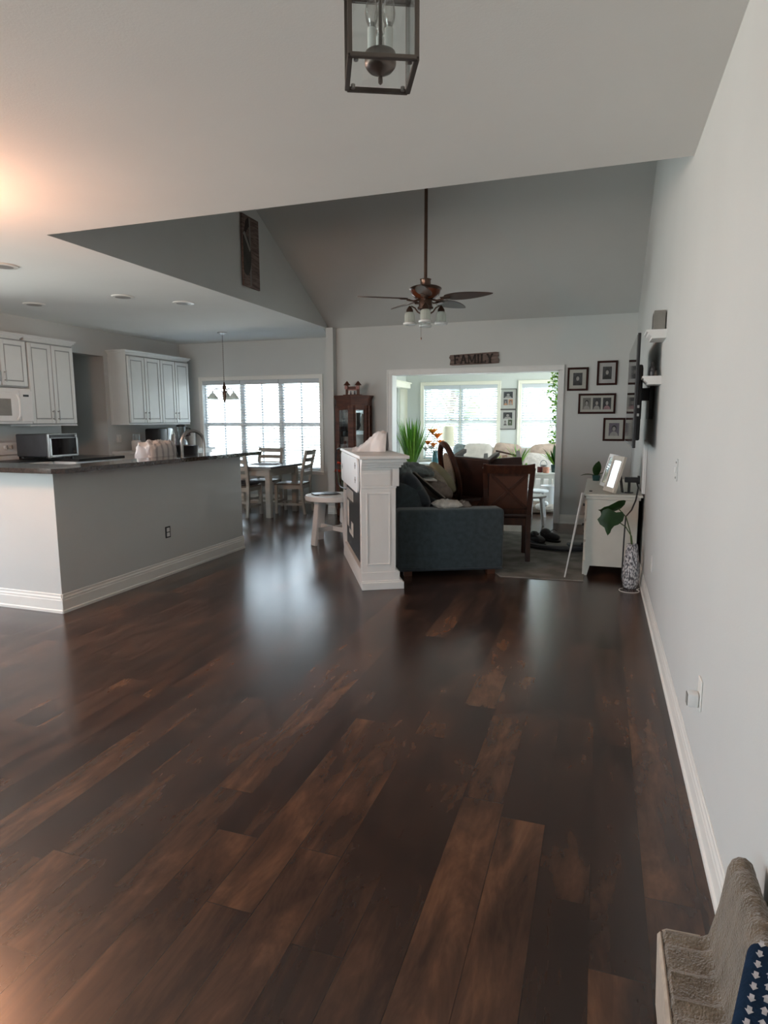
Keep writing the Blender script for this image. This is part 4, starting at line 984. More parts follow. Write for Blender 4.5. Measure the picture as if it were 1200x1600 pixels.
# red flower beside the curio
t = thing('flower_vase', 'coral red artificial flower standing low in front of the curio cabinet', 'flower', (-3.30, 8.02, 0))
b = MB(); b.lathe([(.05, 0), (.06, .02), (.055, .18), (.03, .26), (.035, .28)], WHITE, 18); b.obj('vase', t)
b = MB(); b.tube([(0, 0, .2), (-.02, 0, .5), (-.05, 0, .78)], .004, STEM, 6); b.tube([(0, 0, .2), (-.05, -.02, .45), (-.07, -.02, .68)], .004, STEM, 6); b.obj('stem', t)
b = MB()
for (cx, cz) in ((-.05, .80), (-.08, .70)):
    for i in range(16):
        a = i * 2.4; b.leaf((cx, -.01, cz), (math.cos(a), math.sin(a) * .7 - .3, .35 + .25 * math.sin(i)), .06, .045, .5, CORAL, 3)
b.obj('blossom', t)

# ------------------------------------------------------------------ sofa with its heap
SA = math.radians(25.6)
SO = Vector((-1.655, 5.262, 0))
def sp(u, v, z): # sofa local -> world
    return (SO.x + u * math.cos(SA) - v * math.sin(SA), SO.y + u * math.sin(SA) + v * math.cos(SA), z)
t = thing('sofa', 'slate blue fabric sofa with its square arm towards the camera', 'sofa', SO, SA)
b = MB(); b.box((.485, .115, .335), (.97, .23, .55), SOFA, .035, seg=4); b.obj('armrest', t)
b = MB(); b.box((.485, 2.085, .345), (.97, .23, .57), SOFA, .035, seg=4); b.obj('armrest', t)
b = MB(); b.box((.50, 1.10, .20), (.90, 1.78, .26), SOFA, .02); b.obj('seat_base', t)
b = MB(); b.box((.14, 1.10, .45), (.25, 1.78, .74), SOFA, .05, seg=4); b.obj('backrest', t)
for k in range(2):
    b = MB(); b.pillow((.70, .88, .20), SOFA, Matrix.Translation((.60, .675 + k * .86, .40)), 7, 3.2); b.obj('seat_cushion', t)
for (u, v) in ((.10, .08), (.87, .08), (.10, 2.10), (.87, 2.10)):
    b = MB(); b.lathe([(.022, .0), (.034, .06)], CHAIRW, 14, (u, v, 0)) if False else b.bar((u, v, .0), (u, v, .065), .075, .06, mat('amber_foot', (.10, .03, .012), .4), .004); b.obj('leg', t, smooth=None)
b = MB(); b.b2((.01, .006, .055), (.965, .02, .07), SOFA2); b.obj('piping', t, smooth=None)
def softy(name, label, cat, dims, m, loc, rot, p=3.2, pz=2.2, cr=0.02, seed=1, group=None):
    b = MB(); b.pillow(dims, m, None, p, pz, 22, cr, seed)
    return b.obj(name, label=label, cat=cat, loc=loc, rot=rot, smooth=60, group=group)
softy('back_cushion', 'dark slate cushion leaning over the near end of the sofa', 'cushion', (.40, .42, .17), SOFA2, sp(.215, .42, .745), (0, math.radians(56), SA), 4, 2.4, .02, 2)
softy('back_cushion', 'slate back cushion slumped behind the leaning one on the sofa', 'cushion', (.50, .50, .20), SOFA2, sp(.33, .80, .60), (0, math.radians(30), SA), 4, 2.4, .02, 3)
softy('throw_blanket', 'rumpled sage grey throw heaped over the sofa back', 'blanket', (.40, .62, .15), THROW, sp(.29, .95, .885), (0, math.radians(10), SA), 2.5, 2, .2, 4)
softy('throw_blanket', 'grey throw end draped at the sofa corner next to the mantel', 'blanket', (.20, .34, .17), THROW, sp(.10, .50, .905), (0, math.radians(18), SA), 2.5, 2, .2, 9)
softy('throw_pillow', 'tan leaf-patterned pillow leaning in the middle of the sofa', 'pillow', (.36, .40, .14), TAN, sp(.56, 1.10, .775), (0, math.radians(48), SA - .1), 3.5, 2.2, .03, 5)
softy('throw_pillow', 'olive tan pillow at the far end of the sofa, behind the patterned one', 'pillow', (.42, .42, .15), mat('olive_pillow', (.30, .27, .17), .95), sp(.72, 1.50, .76), (0, math.radians(50), SA - .2), 3.5, 2.2, .02, 6)
softy('folded_blanket', 'taupe blanket crumpled on the sofa seat under the pale book', 'blanket', (.32, .40, .20), TAUPE, sp(.50, .80, .69), (0, .25, SA), 2.8, 2, .12, 7)
b = MB(); b.box((0, 0, 0), (.20, .13, .016), PAPER, .003); b.obj('book', smooth=None, label='pale book lying on top of the taupe blanket', cat='book', loc=sp(.385, .74, .818), rot=(math.radians(8), math.radians(6), SA + .2))
b = MB(); b.box((0, 0, 0), (.40, .16, .014), mat('taupe_board', (.20, .17, .145), .6), .004); b.obj('folded_board', smooth=None, label='long taupe board sliding diagonally down the dark cushion', cat='board', loc=sp(.36, .52, .775), rot=(math.radians(-8), math.radians(40), SA + .05))
softy('towel', 'cream towel crumpled on top of the near sofa arm', 'towel', (.27, .17, .085), CREAM, sp(.475, .15, .635), (0, .05, SA), 2.4, 2, .22, 8)
softy('towel', 'small cream washcloth at the end of the crumpled towel', 'towel', (.13, .13, .075), TAUPE, sp(.64, .17, .625), (0, .3, SA), 2.4, 2, .2, 11)
softy('armrest_cover', 'dark cloth folded over the far arm of the sofa', 'cloth', (.26, .24, .10), BLACK, sp(.90, 2.0, .60), (0, 0, SA), 5, 3, .03, 12)

# rug
b = MB(); b.prism([(-.80, 5.60), (-.085, 5.655), (-.085, 7.95), (-1.93, 7.95)], .0005, .009, RUG); b.obj('area_rug', smooth=None, label='grey brown rug under the chairs, beside the sofa', cat='rug')

# ------------------------------------------------------------------ brown chairs
def xback_chair(label, loc, rz, rot=None, oval=False, group='dark wood chairs piled beside the sofa', pad=CHAIRP):
    t = thing('wooden_chair', label, 'chair', loc, rz, group, rot)
    b = MB(); b.box((0, .0, .455), (.47, .45, .055), pad, .018, seg=3); b.obj('seat', t)
    b = MB()
    for a in ((-.22, -.21, .22, -.185), (-.22, .185, .22, .21), (-.22, -.21, -.195, .21), (.195, -.21, .22, .21)): b.b2((a[0], a[1], .355), (a[2], a[3], .428), CHAIRW, .002)
    b.obj('seat_rail', t, smooth=None)
    for sx in (-1, 1):
        b = MB(); b.bar((sx * .20, .19, 0), (sx * .20, .19, .43), .048, .048, CHAIRW, .004); b.obj('leg', t, smooth=None)
        b = MB(); P_ = [(sx * .205, -.245, 0), (sx * .205, -.215, .22), (sx * .205, -.21, .46)] + ([] if oval else [(sx * .217, -.232, .72), (sx * .230, -.280, .93)])
        for p, q in zip(P_[:-1], P_[1:]): b.bar(p, q, .042, .046, CHAIRW, .003, up=(1, 0, 0))
        b.obj('leg', t, smooth=None)
    if not oval:
        M_ = Matrix.Translation((0, -.215, .50)) @ Matrix.Rotation(math.radians(8.5), 4, 'X')
        b = MB(); b.M = M_; b.b2((-.185, -.006, .0), (.185, .004, .40), mat('walnut_panel', (.080, .028, .014), .42, var=.2, scale=4)); b.obj('back_panel', t, smooth=None)
        b = MB(); b.M = M_
        b.bar((-.17, -.012, .03), (.17, -.012, .37), .014, .035, CHAIRW, .002, up=(0, 1, 0)) if False else b.box((0, -.012, .2), (.49, .014, .03), CHAIRW, .002, (0, math.radians(-44), 0))
        b.box((0, -.015, .2), (.49, .014, .03), CHAIRW, .002, (0, math.radians(44), 0)); b.box((0, -.010, .375), (.37, .02, .04), CHAIRW, .002); b.box((0, -.010, .0), (.37, .024, .045), CHAIRW, .002); b.obj('cross_brace', t, smooth=None)
        b = MB(); vs, fs = [], []; NS = 16
        for i in range(NS + 1):
            q = i / NS * 2 - 1; x = q * .245; yc = -.300 - .034 * (1 - q * q); zt = .958 + .014 * q ** 4; zb = .872
            vs += [(x, yc + .038, zb), (x, yc + .012, zb), (x, yc - .018, zt - .01), (x, yc - .012, zt), (x, yc + .010, zt), (x, yc + .022, zt - .02)]
        for i in range(NS):
            for k in range(6): fs.append((i * 6 + k, i * 6 + (k + 1) % 6, i * 6 + 6 + (k + 1) % 6, i * 6 + 6 + k))
        fs += [tuple(range(6))[::-1], tuple(NS * 6 + k for k in range(6))]; b.add(vs, fs, CHAIRW)
        b.obj('top_rail', t, smooth=None)
    else:
        M_ = Matrix.Translation((0, -.215, .47)) @ Matrix.Rotation(math.radians(14), 4, 'X')
        b = MB(); b.M = M_; ring = [(.225 * math.cos(a) * (1 - .12 * math.sin(a)), 0, .33 + .33 * math.sin(a)) for a in [2 * PI * i / 28 for i in range(28)]]
        b.tube(ring, .034, CHAIRW, 8, closed=True); b.obj('back_frame', t)
        b = MB(); b.M = M_; rg = [(.12 * math.cos(a), .33 + .22 * math.sin(a)) for a in [2 * PI * i / 24 for i in range(24)]]
        b.prism(rg, -.008, .008, BEIGE, Matrix(((1, 0, 0, 0), (0, 0, 1, 0), (0, 1, 0, 0), (0, 0, 0, 1)))); b.obj('cane_panel', t, smooth=None)
    return t
xback_chair('dark wood chair with a panelled cross back, standing next to the sofa arm', (-.875, 6.46, .009), math.radians(11))
xback_chair('dark chair with a tall oval caned back leaning towards the sofa', (-1.43, 7.50, .009), math.radians(-54), oval=True)
cB = [o for o in COL.objects if o.name.startswith('wooden_chair') and o.parent is None][-1]; cB.scale = (1.0,) * 3
c = xback_chair('dark wood chair laid on its back on top of the oval-backed chair', (-1.40, 7.88, .80), 0, rot=(math.radians(99), math.radians(4), math.radians(-6)))
c2 = xback_chair('dark wood chair tipped over behind the cross-backed chair, legs towards the sunroom', (-1.16, 8.16, .78), 0, rot=(math.radians(98), math.radians(-5), math.radians(8)))

c.scale = (1.06,) * 3
# black sneakers and low curved rail on the rug
for i, (x, y, a, lab) in enumerate(((-.62, 7.20, -50, 'black sneaker lying on the rug against the chair leg'), (-.50, 7.42, -30, 'black sneaker with loose laces at the far side of the pair'))):
    t = thing('sneaker', lab, 'shoe', (x, y, .009), math.radians(a), 'black sneakers on the rug')
    b = MB(); b.pillow((.28, .10, .03), BLACK, Matrix.Translation((0, 0, .015)), 3, 4); b.obj('sole', t)
    b = MB(); b.pillow((.26, .09, .10), DGREY, Matrix.Translation((0, 0, .055)), 2.6, 2.2, 14, .03, i); b.pillow((.13, .085, .12), DGREY, Matrix.Translation((-.06, 0, .085)), 2.6, 2.2, 12); b.obj('upper', t)
    b = MB()
    for k in range(4): b.tube([(-.0 + .025 * k, -.03, .095 - .008 * k), (.01 + .025 * k, 0, .108 - .008 * k), (-.0 + .025 * k, .03, .095 - .008 * k)], .004, BLACK, 6)
    b.tube([(0, 0, .11), (.03, .03, .14), (.06, .05, .12)], .004, BLACK, 6); b.obj('laces', t)
t = thing('floor_stand_base', 'low dark curved base rail lying on the grey rug', 'stand base', (-.36, 7.15, .009))
b = MB(); arc = [(.42 * math.cos(a), .28 * math.sin(a), .03) for a in [math.radians(200 + 150 * i / 20) for i in range(21)]]
b.tube(arc, .028, DGREY, 8); b.obj('curved_rail', t)
b = MB(); b.box((.22, .0, .03), (.30, .14, .035), mat('grey_rubber', (.09, .095, .09), .7), .015, (0, 0, .3)); b.obj('foot_pad', t)

# ------------------------------------------------------------------ dresser wall
DX0, DY0, DY1, DZ = -.115, 5.88, 7.42, .745
t = thing('dresser', 'white painted low dresser under the television', 'dresser', (0, 0, 0))
b = MB(); b.b2((DX0 + .03, DY0 + .02, .09), (.345, DY1 - .02, DZ - .045), CREAMW := mat('antique_white_paint', (.66, .65, .59), .45, var=.02), .003); b.obj('body', t, smooth=None)
b = MB(); b.b2((DX0, DY0 - .01, DZ - .022), (.375, DY1 + .01, DZ), CREAMW, .004); b.b2((DX0 + .015, DY0 + .006, DZ - .05), (.36, DY1 - .005, DZ - .02), CREAMW, .006); b.obj('dresser_top', t, smooth=None)
for (x, y) in ((DX0 + .03, DY0 + .017), (.30, DY0 + .017), (DX0 + .03, DY1 - .067), (.30, DY1 - .067)):
    b = MB(); b.prism([(-.018, .135), (-.018, 0), (.022, 0), (.055, .135)] if x < 0 else [(.045, .12), (.045, 0), (.02, 0), (-.01, .12)], 0, .05, CREAMW, Matrix(((1, 0, 0, x), (0, 0, 1, y), (0, 1, 0, 0), (0, 0, 0, 1)))); b.obj('foot', t, smooth=None)
for r_ in range(3):
    for c_ in range(2):
        b = MB(); y0 = DY0 + .06 + c_ * .73; b.b2((DX0 + .012, y0, .13 + r_ * .19), (DX0 + .032, y0 + .68, .30 + r_ * .19), CREAMW, .004); dd = b.obj('drawer', t, smooth=None)
        b = MB(); b.cyl((DX0 + .014, y0 + .34, .215 + r_ * .19), (DX0 - .012, y0 + .34, .215 + r_ * .19), .013, BLACK, seg=12); b.obj('knob', dd)
b = MB(); b.cyl((-.06, 6.08, DZ), (-.06, 6.08, DZ + .008), .014, BLACK, seg=16); b.obj('round_magnet', label='tiny black disc on the dresser top by its front corner', cat='disc')
b = MB(); b.bar((-.245, 5.72, .011), (-.118, 5.845, .757), .012, .012, WHITE, .001); b.bar((-.245, 5.72, .011), (-.130, 5.845, .757), .010, .055, WHITE, .001, up=(0, 1, 0)); b.obj('leaning_board', smooth=None, label='thin white board leaning against the dresser corner', cat='board')

def portrait(b, M, w, h, kind=0, bg=None, cloth=None):
    b.M = M; n = 20
    b.b2((-w / 2, -.0008, -h / 2), (w / 2, .0008, h / 2), bg or PBG)
    XZ = Matrix(((1, 0, 0, 0), (0, 0, 1, 0), (0, 1, 0, 0), (0, 0, 0, 1)))
    sh = [(w * .40 * math.cos(a), -h * .5 + h * .34 * math.sin(a)) for a in [PI * i / n for i in range(n + 1)]]
    b.prism(sh, -.0016, -.0006, cloth or PCLOTH, XZ)
    el = lambda cx, cz, rx, rz: [(cx + rx * math.cos(a), cz + rz * math.sin(a)) for a in [2 * PI * i / n for i in range(n)]]
    b.prism(el(0, h * .09, w * .235, h * .23), -.0022, -.0010, PHAIR, XZ); b.prism(el(0, h * .04, w * .165, h * .175), -.0030, -.0018, SKIN, XZ); b.M = Matrix.Identity(4)
def frame(label, loc, w, h, photos, m=None, bw=.026, rot=(0, 0, 0), group='framed family portraits', easel=False, board=None, cat='picture frame', depth=.02):
    m = m or FRAMEW; t = thing('framed_photo', label, cat, loc, 0, group, rot)
    b = MB()
    for a in ((-w / 2, -w / 2 + bw, -h / 2, h / 2), (w / 2 - bw, w / 2, -h / 2, h / 2), (-w / 2 + bw, w / 2 - bw, -h / 2, -h / 2 + bw), (-w / 2 + bw, w / 2 - bw, h / 2 - bw, h / 2)):
        b.b2((a[0], -depth, a[2]), (a[1], 0, a[3]), m, .003)
    b.obj('frame_rim', t, smooth=None)
    b = MB(); b.b2((-w / 2 + bw * .6, -depth * .45, -h / 2 + bw * .6), (w / 2 - bw * .6, -depth * .2, h / 2 - bw * .6), board or MATB); mb = b.obj('mat_board', t, smooth=None)
    for (px, pz, pw, ph, bg, cl) in photos:
        b = MB(); portrait(b, Matrix.Translation((px, -depth * .5, pz)), pw, ph, 0, bg, cl); b.obj('photo', t, smooth=None)
    g = MB(); g.b2((-w / 2 + bw * .7, -depth * .82, -h / 2 + bw * .7), (w / 2 - bw * .7, -depth * .76, h / 2 - bw * .7), PGLASS); g.obj('glass', t, smooth=None)
    if easel:
        b = MB(); b.box((0, .06, -h * .12), (.05, .006, h * .75), BLACK, .001, (math.radians(24), 0, 0)); b.obj('easel_leg', t, smooth=None)
    return t
yF = YB - .002
frame('dark wood portrait frame nearest the white opening trim', (-.310, yF, 1.918), .262, .298, [(0, .0, .115, .16, PBG, PHAIR)])
frame('dark wood portrait frame highest on the back wall', (.050, yF, 1.988), .250, .308, [(0, .0, .11, .16, PBG, PHAIR)], board=mat('cool_mat_board', (.60, .58, .58), .8))
frame('wide dark wood frame holding three baby photographs', (-.060, yF, 1.600), .462, .262, [(-.125, 0, .10, .15, PPINK if False else GREYB, SKIN), (0, 0, .10, .15, PBG, SKIN), (.125, 0, .10, .15, PBG, PPINK)])
frame('dark wood frame with a baby portrait, lowest on the back wall', (.165, yF, 1.268), .268, .298, [(0, .0, .125, .165, mat('print_mauve', (.15, .12, .16), .4), SKIN)])
GF = mat('thin_dark_frame', (.05, .04, .036), .5, spec=.2)
frame('thin dark frame with three photos, upper of the pair between the sunroom windows', (-1.68, YS - .002, 1.782), .31, .385, [(0, .075, .17, .12, PBG, SKIN), (-.045, -.06, .08, .11, PCLOTH, PORANGE), (.048, -.06, .08, .11, PORANGE, SKIN)], GF, .011, group='photo frames between the sunroom windows', board=PAPER)
frame('thin dark frame with three photos, lower of the pair between the sunroom windows', (-1.68, YS - .002, 1.398), .31, .375, [(0, .075, .17, .12, PBG, SKIN), (-.045, -.055, .07, .11, PAPER, PCLOTH), (.048, -.055, .08, .11, PGREEN, PGREEN)], GF, .011, group='photo frames between the sunroom windows', board=PAPER)
# frames standing on the dresser
frame('cream frame with light wood edge standing in front on the dresser', (.150, 6.06, DZ + .163), .26, .33, [(0, 0, .13, .19, PCLOTH, SKIN)], mat('cream_frame', (.62, .57, .49), .5), .042, (math.radians(-15), 0, math.radians(-70)), 'frames standing on the dresser', True, PAPER, depth=.025)
frame('white frame leaning behind the cream one on the dresser', (.110, 6.45, DZ + .163), .30, .32, [(0, 0, .2, .22, PCLOTH, SKIN)], WHITE, .035, (math.radians(-16), 0, math.radians(-76)), 'frames standing on the dresser', True, PAPER)
# device and cable
t = thing('media_box', 'black media device behind the cream frame with its cord hanging down', 'device', (.285, 6.05, DZ + .12))
b = MB(); b.box((0, 0, .0), (.12, .09, .045), BLACK, .006); b.box((.055, 0, .0), (.02, .07, .07), BLACK, .004); b.obj('body', t, smooth=None)
b = MB(); b.cyl((-.02, .0, -.119), (-.02, 0, -.02), .012, BLACK, seg=10); b.lathe([(.04, -.119), (.038, -.112)], BLACK, 16, (-.02, 0, 0)); b.obj('stand', t)
b = MB(); b.tube([(.04, -.04, -.02), (.05, -.12, -.06), (.03, -.21, -.16), (.0, -.235, -.24), (-.045, -.24, -.30), (-.05, -.24, -.5), (-.052, -.24, -.86)], .0065, BLACK, 8); b.obj('power_cable', t)
# television
t = thing('television', 'large black flat-screen television mounted on the right wall', 'television', (.225, 5.70, 1.60))
b = MB(); b.b2((0, -.70, -.41), (.022, .72, .41), BLACK, .004); b.b2((.02, -.55, -.36), (.055, .58, .20), BLACK, .012); b.obj('casing', t, smooth=None)
b = MB(); b.b2((-.0025, -.688, -.395), (.0005, .708, .398), BLACKG); b.obj('screen', t, smooth=None)
b = MB(); b.b2((.055, -.22, -.2), (.075, .22, .2), BLACK); b.b2((.07, -.05, -.05), (.135, .05, .05), BLACK); b.b2((.135, -.15, -.2), (.163, .15, .2), BLACK); b.obj('wall_mount', t, smooth=None)
b = MB(); b.b2((.02, -.702, -.12), (.035, -.699, -.10), STEEL); b.b2((.02, -.702, -.18), (.035, -.699, -.16), STEEL); b.obj('ports', t, smooth=None)
b = MB(); b.b2((XR - .03, 5.85, .76), (XR - .001, 5.95, 1.22), WHITE, .005); b.obj('cable_cover', smooth=None, label='white cable channel on the wall below the television', cat='cable cover')
# ledges
def ledge(label, y, z, L, d):
    t = thing('floating_shelf', label, 'shelf', (XR, y, z), 0, 'small white crown ledges on the right wall')
    b = MB()
    prof = [(0, 0), (-d, 0), (-d, -.014), (-d + .012, -.018), (-d + .016, -.03), (-d + .034, -.046), (-d + .036, -.058), (0, -.058)]
    b.prism(prof, -L / 2, L / 2, WHITE, Matrix(((1, 0, 0, 0), (0, 0, 1, 0), (0, 1, 0, 0), (0, 0, 0, 1)))); b.obj('ledge', t, smooth=None)
ledge('upper small white ledge holding the grey block, above the television', 4.86, 1.995, .26, .125)
ledge('lower small white ledge holding dark bottles, beside the television', 5.02, 1.700, .24, .125)
t = thing('shadow_box', 'grey box frame standing on the upper white ledge', 'box frame', (XR - .052, 4.86, 1.995))
b = MB(); b.b2((-.028, -.08, 0), (.045, .08, .13), GREYB, .003); b.obj('box', t, smooth=None)
b = MB(); b.b2((-.030, -.06, .02), (-.027, .06, .11), mat('box_inset', (.10, .095, .085), .7)); b.obj('inset', t, smooth=None)
for i, (dy, h, r_, m_, lab) in enumerate(((-.02, .10, .018, BLACK, 'tall black bottle on the lower white ledge'), (-.06, .055, .015, DGREY, 'short black jar on the lower white ledge'), (.04, .045, .016, GREYB, 'short grey jar at the far end of the lower ledge'))):
    b = MB(); b.lathe([(r_, 0), (r_, h * .6), (r_ * .5, h * .75), (r_ * .5, h)], m_, 14)
    b.obj('bottle', label=lab, cat='bottle', loc=(XR - .06 + .03 * (i == 2), 5.02 + dy, 1.7002))
# outlets on the right wall
t = thing('wall_outlet', 'white outlet with a plugged-in air freshener low on the right wall', 'outlet', (XR, 2.455, .405))
b = MB(); b.b2((-.006, -.035, -.058), (0, .035, .058), TRIM, .003); b.obj('cover_plate', t, smooth=None)
b = MB(); b.b2((-.045, -.025, -.05), (-.006, .025, .004), WHITE, .01); b.obj('plug_in', t)
b = MB(); b.b2((-.047, -.018, -.045), (-.044, .018, -.002), GREYB, .001); b.obj('plug_vent', t, smooth=None)
t = thing('light_switch', 'white switch plate at mid height on the right wall', 'switch', (XR, 3.64, 1.135))
b = MB(); b.b2((-.005, -.035, -.058), (0, .035, .058), WALL, .003); b.obj('cover_plate', t, smooth=None)
for zz in (-.04, .04):
    b = MB(); b.cyl((-.005, 0, zz), (-.009, 0, zz), .006, NICKEL, seg=10); b.obj('screw', t)
b = MB(); b.b2((-.012, -.008, -.016), (-.005, .008, .016), WHITE, .003); b.obj('toggle', t, smooth=None)
t = thing('wall_outlet', 'narrow white outlet plate low on the right wall behind the floor vase', 'outlet', (XR, 4.79, .38))
b = MB(); b.b2((-.005, -.035, -.058), (0, .035, .058), WHITE, .003); b.obj('cover_plate', t, smooth=None)
b = MB(); b.b2((-.008, -.016, .008), (-.005, .016, .04), TRIM, .002); b.obj('socket', t, smooth=None)
b = MB(); b.b2((-.008, -.016, -.04), (-.005, .016, -.008), TRIM, .002); b.obj('socket', t, smooth=None)
# FAMILY sign
t = thing('wooden_sign', 'rough wooden sign reading FAMILY above the sunroom opening', 'sign', (-1.68, YB - .002, 2.218), 0, rot=(0, math.radians(-.6), 0))
XZ = Matrix(((1, 0, 0, 0), (0, 0, 1, 0), (0, 1, 0, 0), (0, 0, 0, 1)))
b = MB(); b.prism([(-.335, -.068), (-.30, -.076), (.30, -.070), (.338, -.066), (.342, -.02), (.325, .01), (.337, .03), (.33, .078), (.30, .083), (-.30, .066), (-.33, .064), (-.345, .03), (-.325, 0)], -.02, 0, RUSTIC, XZ); b.obj('board', t, smooth=None)
def stroke(b, x0, z0, x1, z1, w, x, s_):
    b.bar(Vector((x + x0 * s_, -.024, z0 * s_)), Vector((x + x1 * s_, -.024, z1 * s_)), .010, w * s_, DARKLET, 0, up=(0, 1, 0)) if False else None
    dx, dz = (x1 - x0) * s_, (z1 - z0) * s_; L = math.hypot(dx, dz); a = math.atan2(dz, dx)
    b.box((x + (x0 + x1) / 2 * s_, -.0245, (z0 + z1) / 2 * s_), (L, .010, w * s_), DARKLET, 0, (0, -a, 0))
letters = {
 'F': (.60, [(.12, 0, .12, 1, .17), (0, .93, .62, .93, .14), (.12, .52, .45, .52, .13), (0, .06, .28, .06, .12), (.58, .75, .58, 1.0, .09), (.44, .40, .44, .64, .08)]),
 'A': (.80, [(.12, .05, .40, 1, .12), (.40, 1, .70, .05, .18), (.20, .38, .60, .38, .10), (0, .05, .26, .05, .11), (.54, .05, .86, .05, .11)]),
 'M': (1.0, [(.13, 0, .13, 1, .12), (.87, 0, .87, 1, .17), (.13, 1, .5, .15, .16), (.5, .15, .87, 1, .12), (0, .05, .28, .05, .11), (.72, .05, 1.02, .05, .11), (0, .95, .2, .95, .11), (.8, .95, 1.02, .95, .11)]),
 'I': (.30, [(.15, 0, .15, 1, .18), (0, .05, .3, .05, .11), (0, .95, .3, .95, .11)]),
 'L': (.60, [(.14, 0, .14, 1, .18), (0, .05, .6, .05, .12), (0, .95, .3, .95, .11), (.56, 0, .56, .30, .09)]),
 'Y': (.75, [(.10, 1, .38, .45, .17), (.66, 1, .38, .45, .12), (.38, 0, .38, .5, .18), (.22, .05, .54, .05, .11), (0, .95, .24, .95, .11), (.54, .95, .78, .95, .11)])}
x = -.275; s_ = .118
for ch in 'FAMILY':
    w_, st = letters[ch]; b = MB()
    for (x0, z0, x1, z1, ww) in st: stroke(b, x0, z0 - .5, x1, z1 - .5, ww, x, s_)
    b.obj('letter', t, smooth=None); x += (w_ + .10) * s_
# tall artwork on the gable wall
t = thing('wall_art', 'tall narrow painted wooden board high on the gable wall', 'artwork', (XG + .013, 6.585, 3.255))
b = MB(); b.b2((0, -.175, -.38), (.022, .175, .38), RUSTIC, .003); b.obj('board', t, smooth=None)
b = MB(); el = [(-.11 + .10 * math.cos(a), -.05 + .21 * math.sin(a)) for a in [2 * PI * i / 28 for i in range(28)]]
el = [(max(-.172, y), z) for y, z in el]; b.prism(el, .022, .025, mat('painted_dark_shape', (.035, .035, .03), .7, var=.3), Myz)
b.prism([(-.172, .12), (-.10, .33), (-.05, .36), (-.04, .27), (-.09, .22)], .022, .0255, mat('painted_black_shape', (.02, .012, .01), .7), Myz)
b.prism([(-.172, .17), (-.14, .20), (-.02, .03), (-.04, .0)], .0225, .026, GREYB, Myz); b.b2((.022, -.04, -.36), (.0235, -.01, .36), mat('painted_pale_band', (.20, .18, .17), .8)); b.obj('painted_motif', t, smooth=None)

# ------------------------------------------------------------------ floor vase with leaves
vm = bpy.data.materials.new('carved_white_ceramic'); vm.use_nodes = True; n_, l_ = nt(vm); pb = n_['Principled BSDF']; pb.inputs['Roughness'].default_value = .6
tcn = n_.new('ShaderNodeTexCoord'); mpn = n_.new('ShaderNodeMapping'); mpn.inputs['Scale'].default_value = (1, 1, .45); vo = n_.new('ShaderNodeTexVoronoi'); vo.inputs['Scale'].default_value = 92; l_.new(tcn.outputs['Object'], mpn.inputs[0]); l_.new(mpn.outputs[0], vo.inputs['Vector'])
crn = n_.new('ShaderNodeValToRGB'); crn.color_ramp.elements[0].position = .38; crn.color_ramp.elements[0].color = (.68, .68, .70, 1); crn.color_ramp.elements[1].position = .66; crn.color_ramp.elements[1].color = (.10, .10, .115, 1); l_.new(vo.outputs['Distance'], crn.inputs[0]); l_.new(crn.outputs[0], pb.inputs['Base Color'])
bpn = n_.new('ShaderNodeBump'); bpn.invert = True; bpn.inputs['Strength'].default_value = .8; bpn.inputs['Distance'].default_value = .006; l_.new(vo.outputs['Distance'], bpn.inputs['Height']); l_.new(bpn.outputs[0], pb.inputs['Normal'])
VX, VY = .292, 5.55
t = thing('floor_vase', 'tall textured white floor vase holding two big dark leaves', 'vase', (VX, VY, 0))
b = MB(); b.lathe([(.040, 0), (.050, .008), (.062, .05), (.067, .11), (.066, .16), (.058, .24), (.048, .31), (.043, .355), (.040, .375), (.034, .377), (.032, .36)], vm, 56, wave=lambda a, z: .035 * math.cos(8 * a)); b.obj('vase_body', t)
b = MB(); b.tube([(-.005, 0, .34), (-.02, 0, .47), (-.06, 0, .60), (-.12, -.01, .665)], .0045, STEM, 7); b.tube([(.005, 0, .34), (-.01, 0, .44), (-.06, -.02, .52), (-.11, -.03, .555)], .0045, STEM, 7); b.obj('stem', t)
def bigleaf(b, pts, z_of, m):
    n = len(pts); vs = [(p[0], z_of(p), p[1]) for p in pts]; c = (sum(p[0] for p in pts) / n, sum(z_of(p) for p in pts) / n - .012, sum(p[1] for p in pts) / n)
    vs2 = vs + [c] + [(v[0], v[1] + .003, v[2]) for v in vs] + [(c[0], c[1] + .003, c[2])]
    fs = [(i, (i + 1) % n, n) for i in range(n)] + [(n + 1 + (i + 1) % n, n + 1 + i, 2 * n + 1) for i in range(n)] + [(i, n + 1 + i, n + 1 + (i + 1) % n, (i + 1) % n) for i in range(n)]
    b.add(vs2, fs, m)
# outlines traced in metres from the vase's foot (x, z)
lf1 = [(-.068, .735), (-.085, .742), (-.125, .735), (-.16, .712), (-.20, .685), (-.235, .672), (-.262, .645), (-.283, .640), (-.262, .628), (-.255, .600), (-.215, .612), (-.175, .628), (-.14, .640), (-.10, .665), (-.075, .700)]
lf2 = [(-.09, .648), (-.075, .615), (-.085, .572), (-.12, .540), (-.15, .528), (-.17, .500), (-.178, .470), (-.198, .445), (-.215, .480), (-.225, .510), (-.262, .535), (-.285, .575), (-.262, .602), (-.245, .655), (-.205, .672), (-.165, .655), (-.14, .642)]
b = MB(); bigleaf(b, lf1, lambda p: .03 + .15 * (p[0] + .17) ** 2 * 10 - (p[1] - .66) * .8, GREEND); b.obj('leaf', t, smooth=60)
b = MB(); bigleaf(b, lf2, lambda p: -.06 + .12 * (p[0] + .17) ** 2 * 10, GREEND); b.obj('leaf', t, smooth=60)
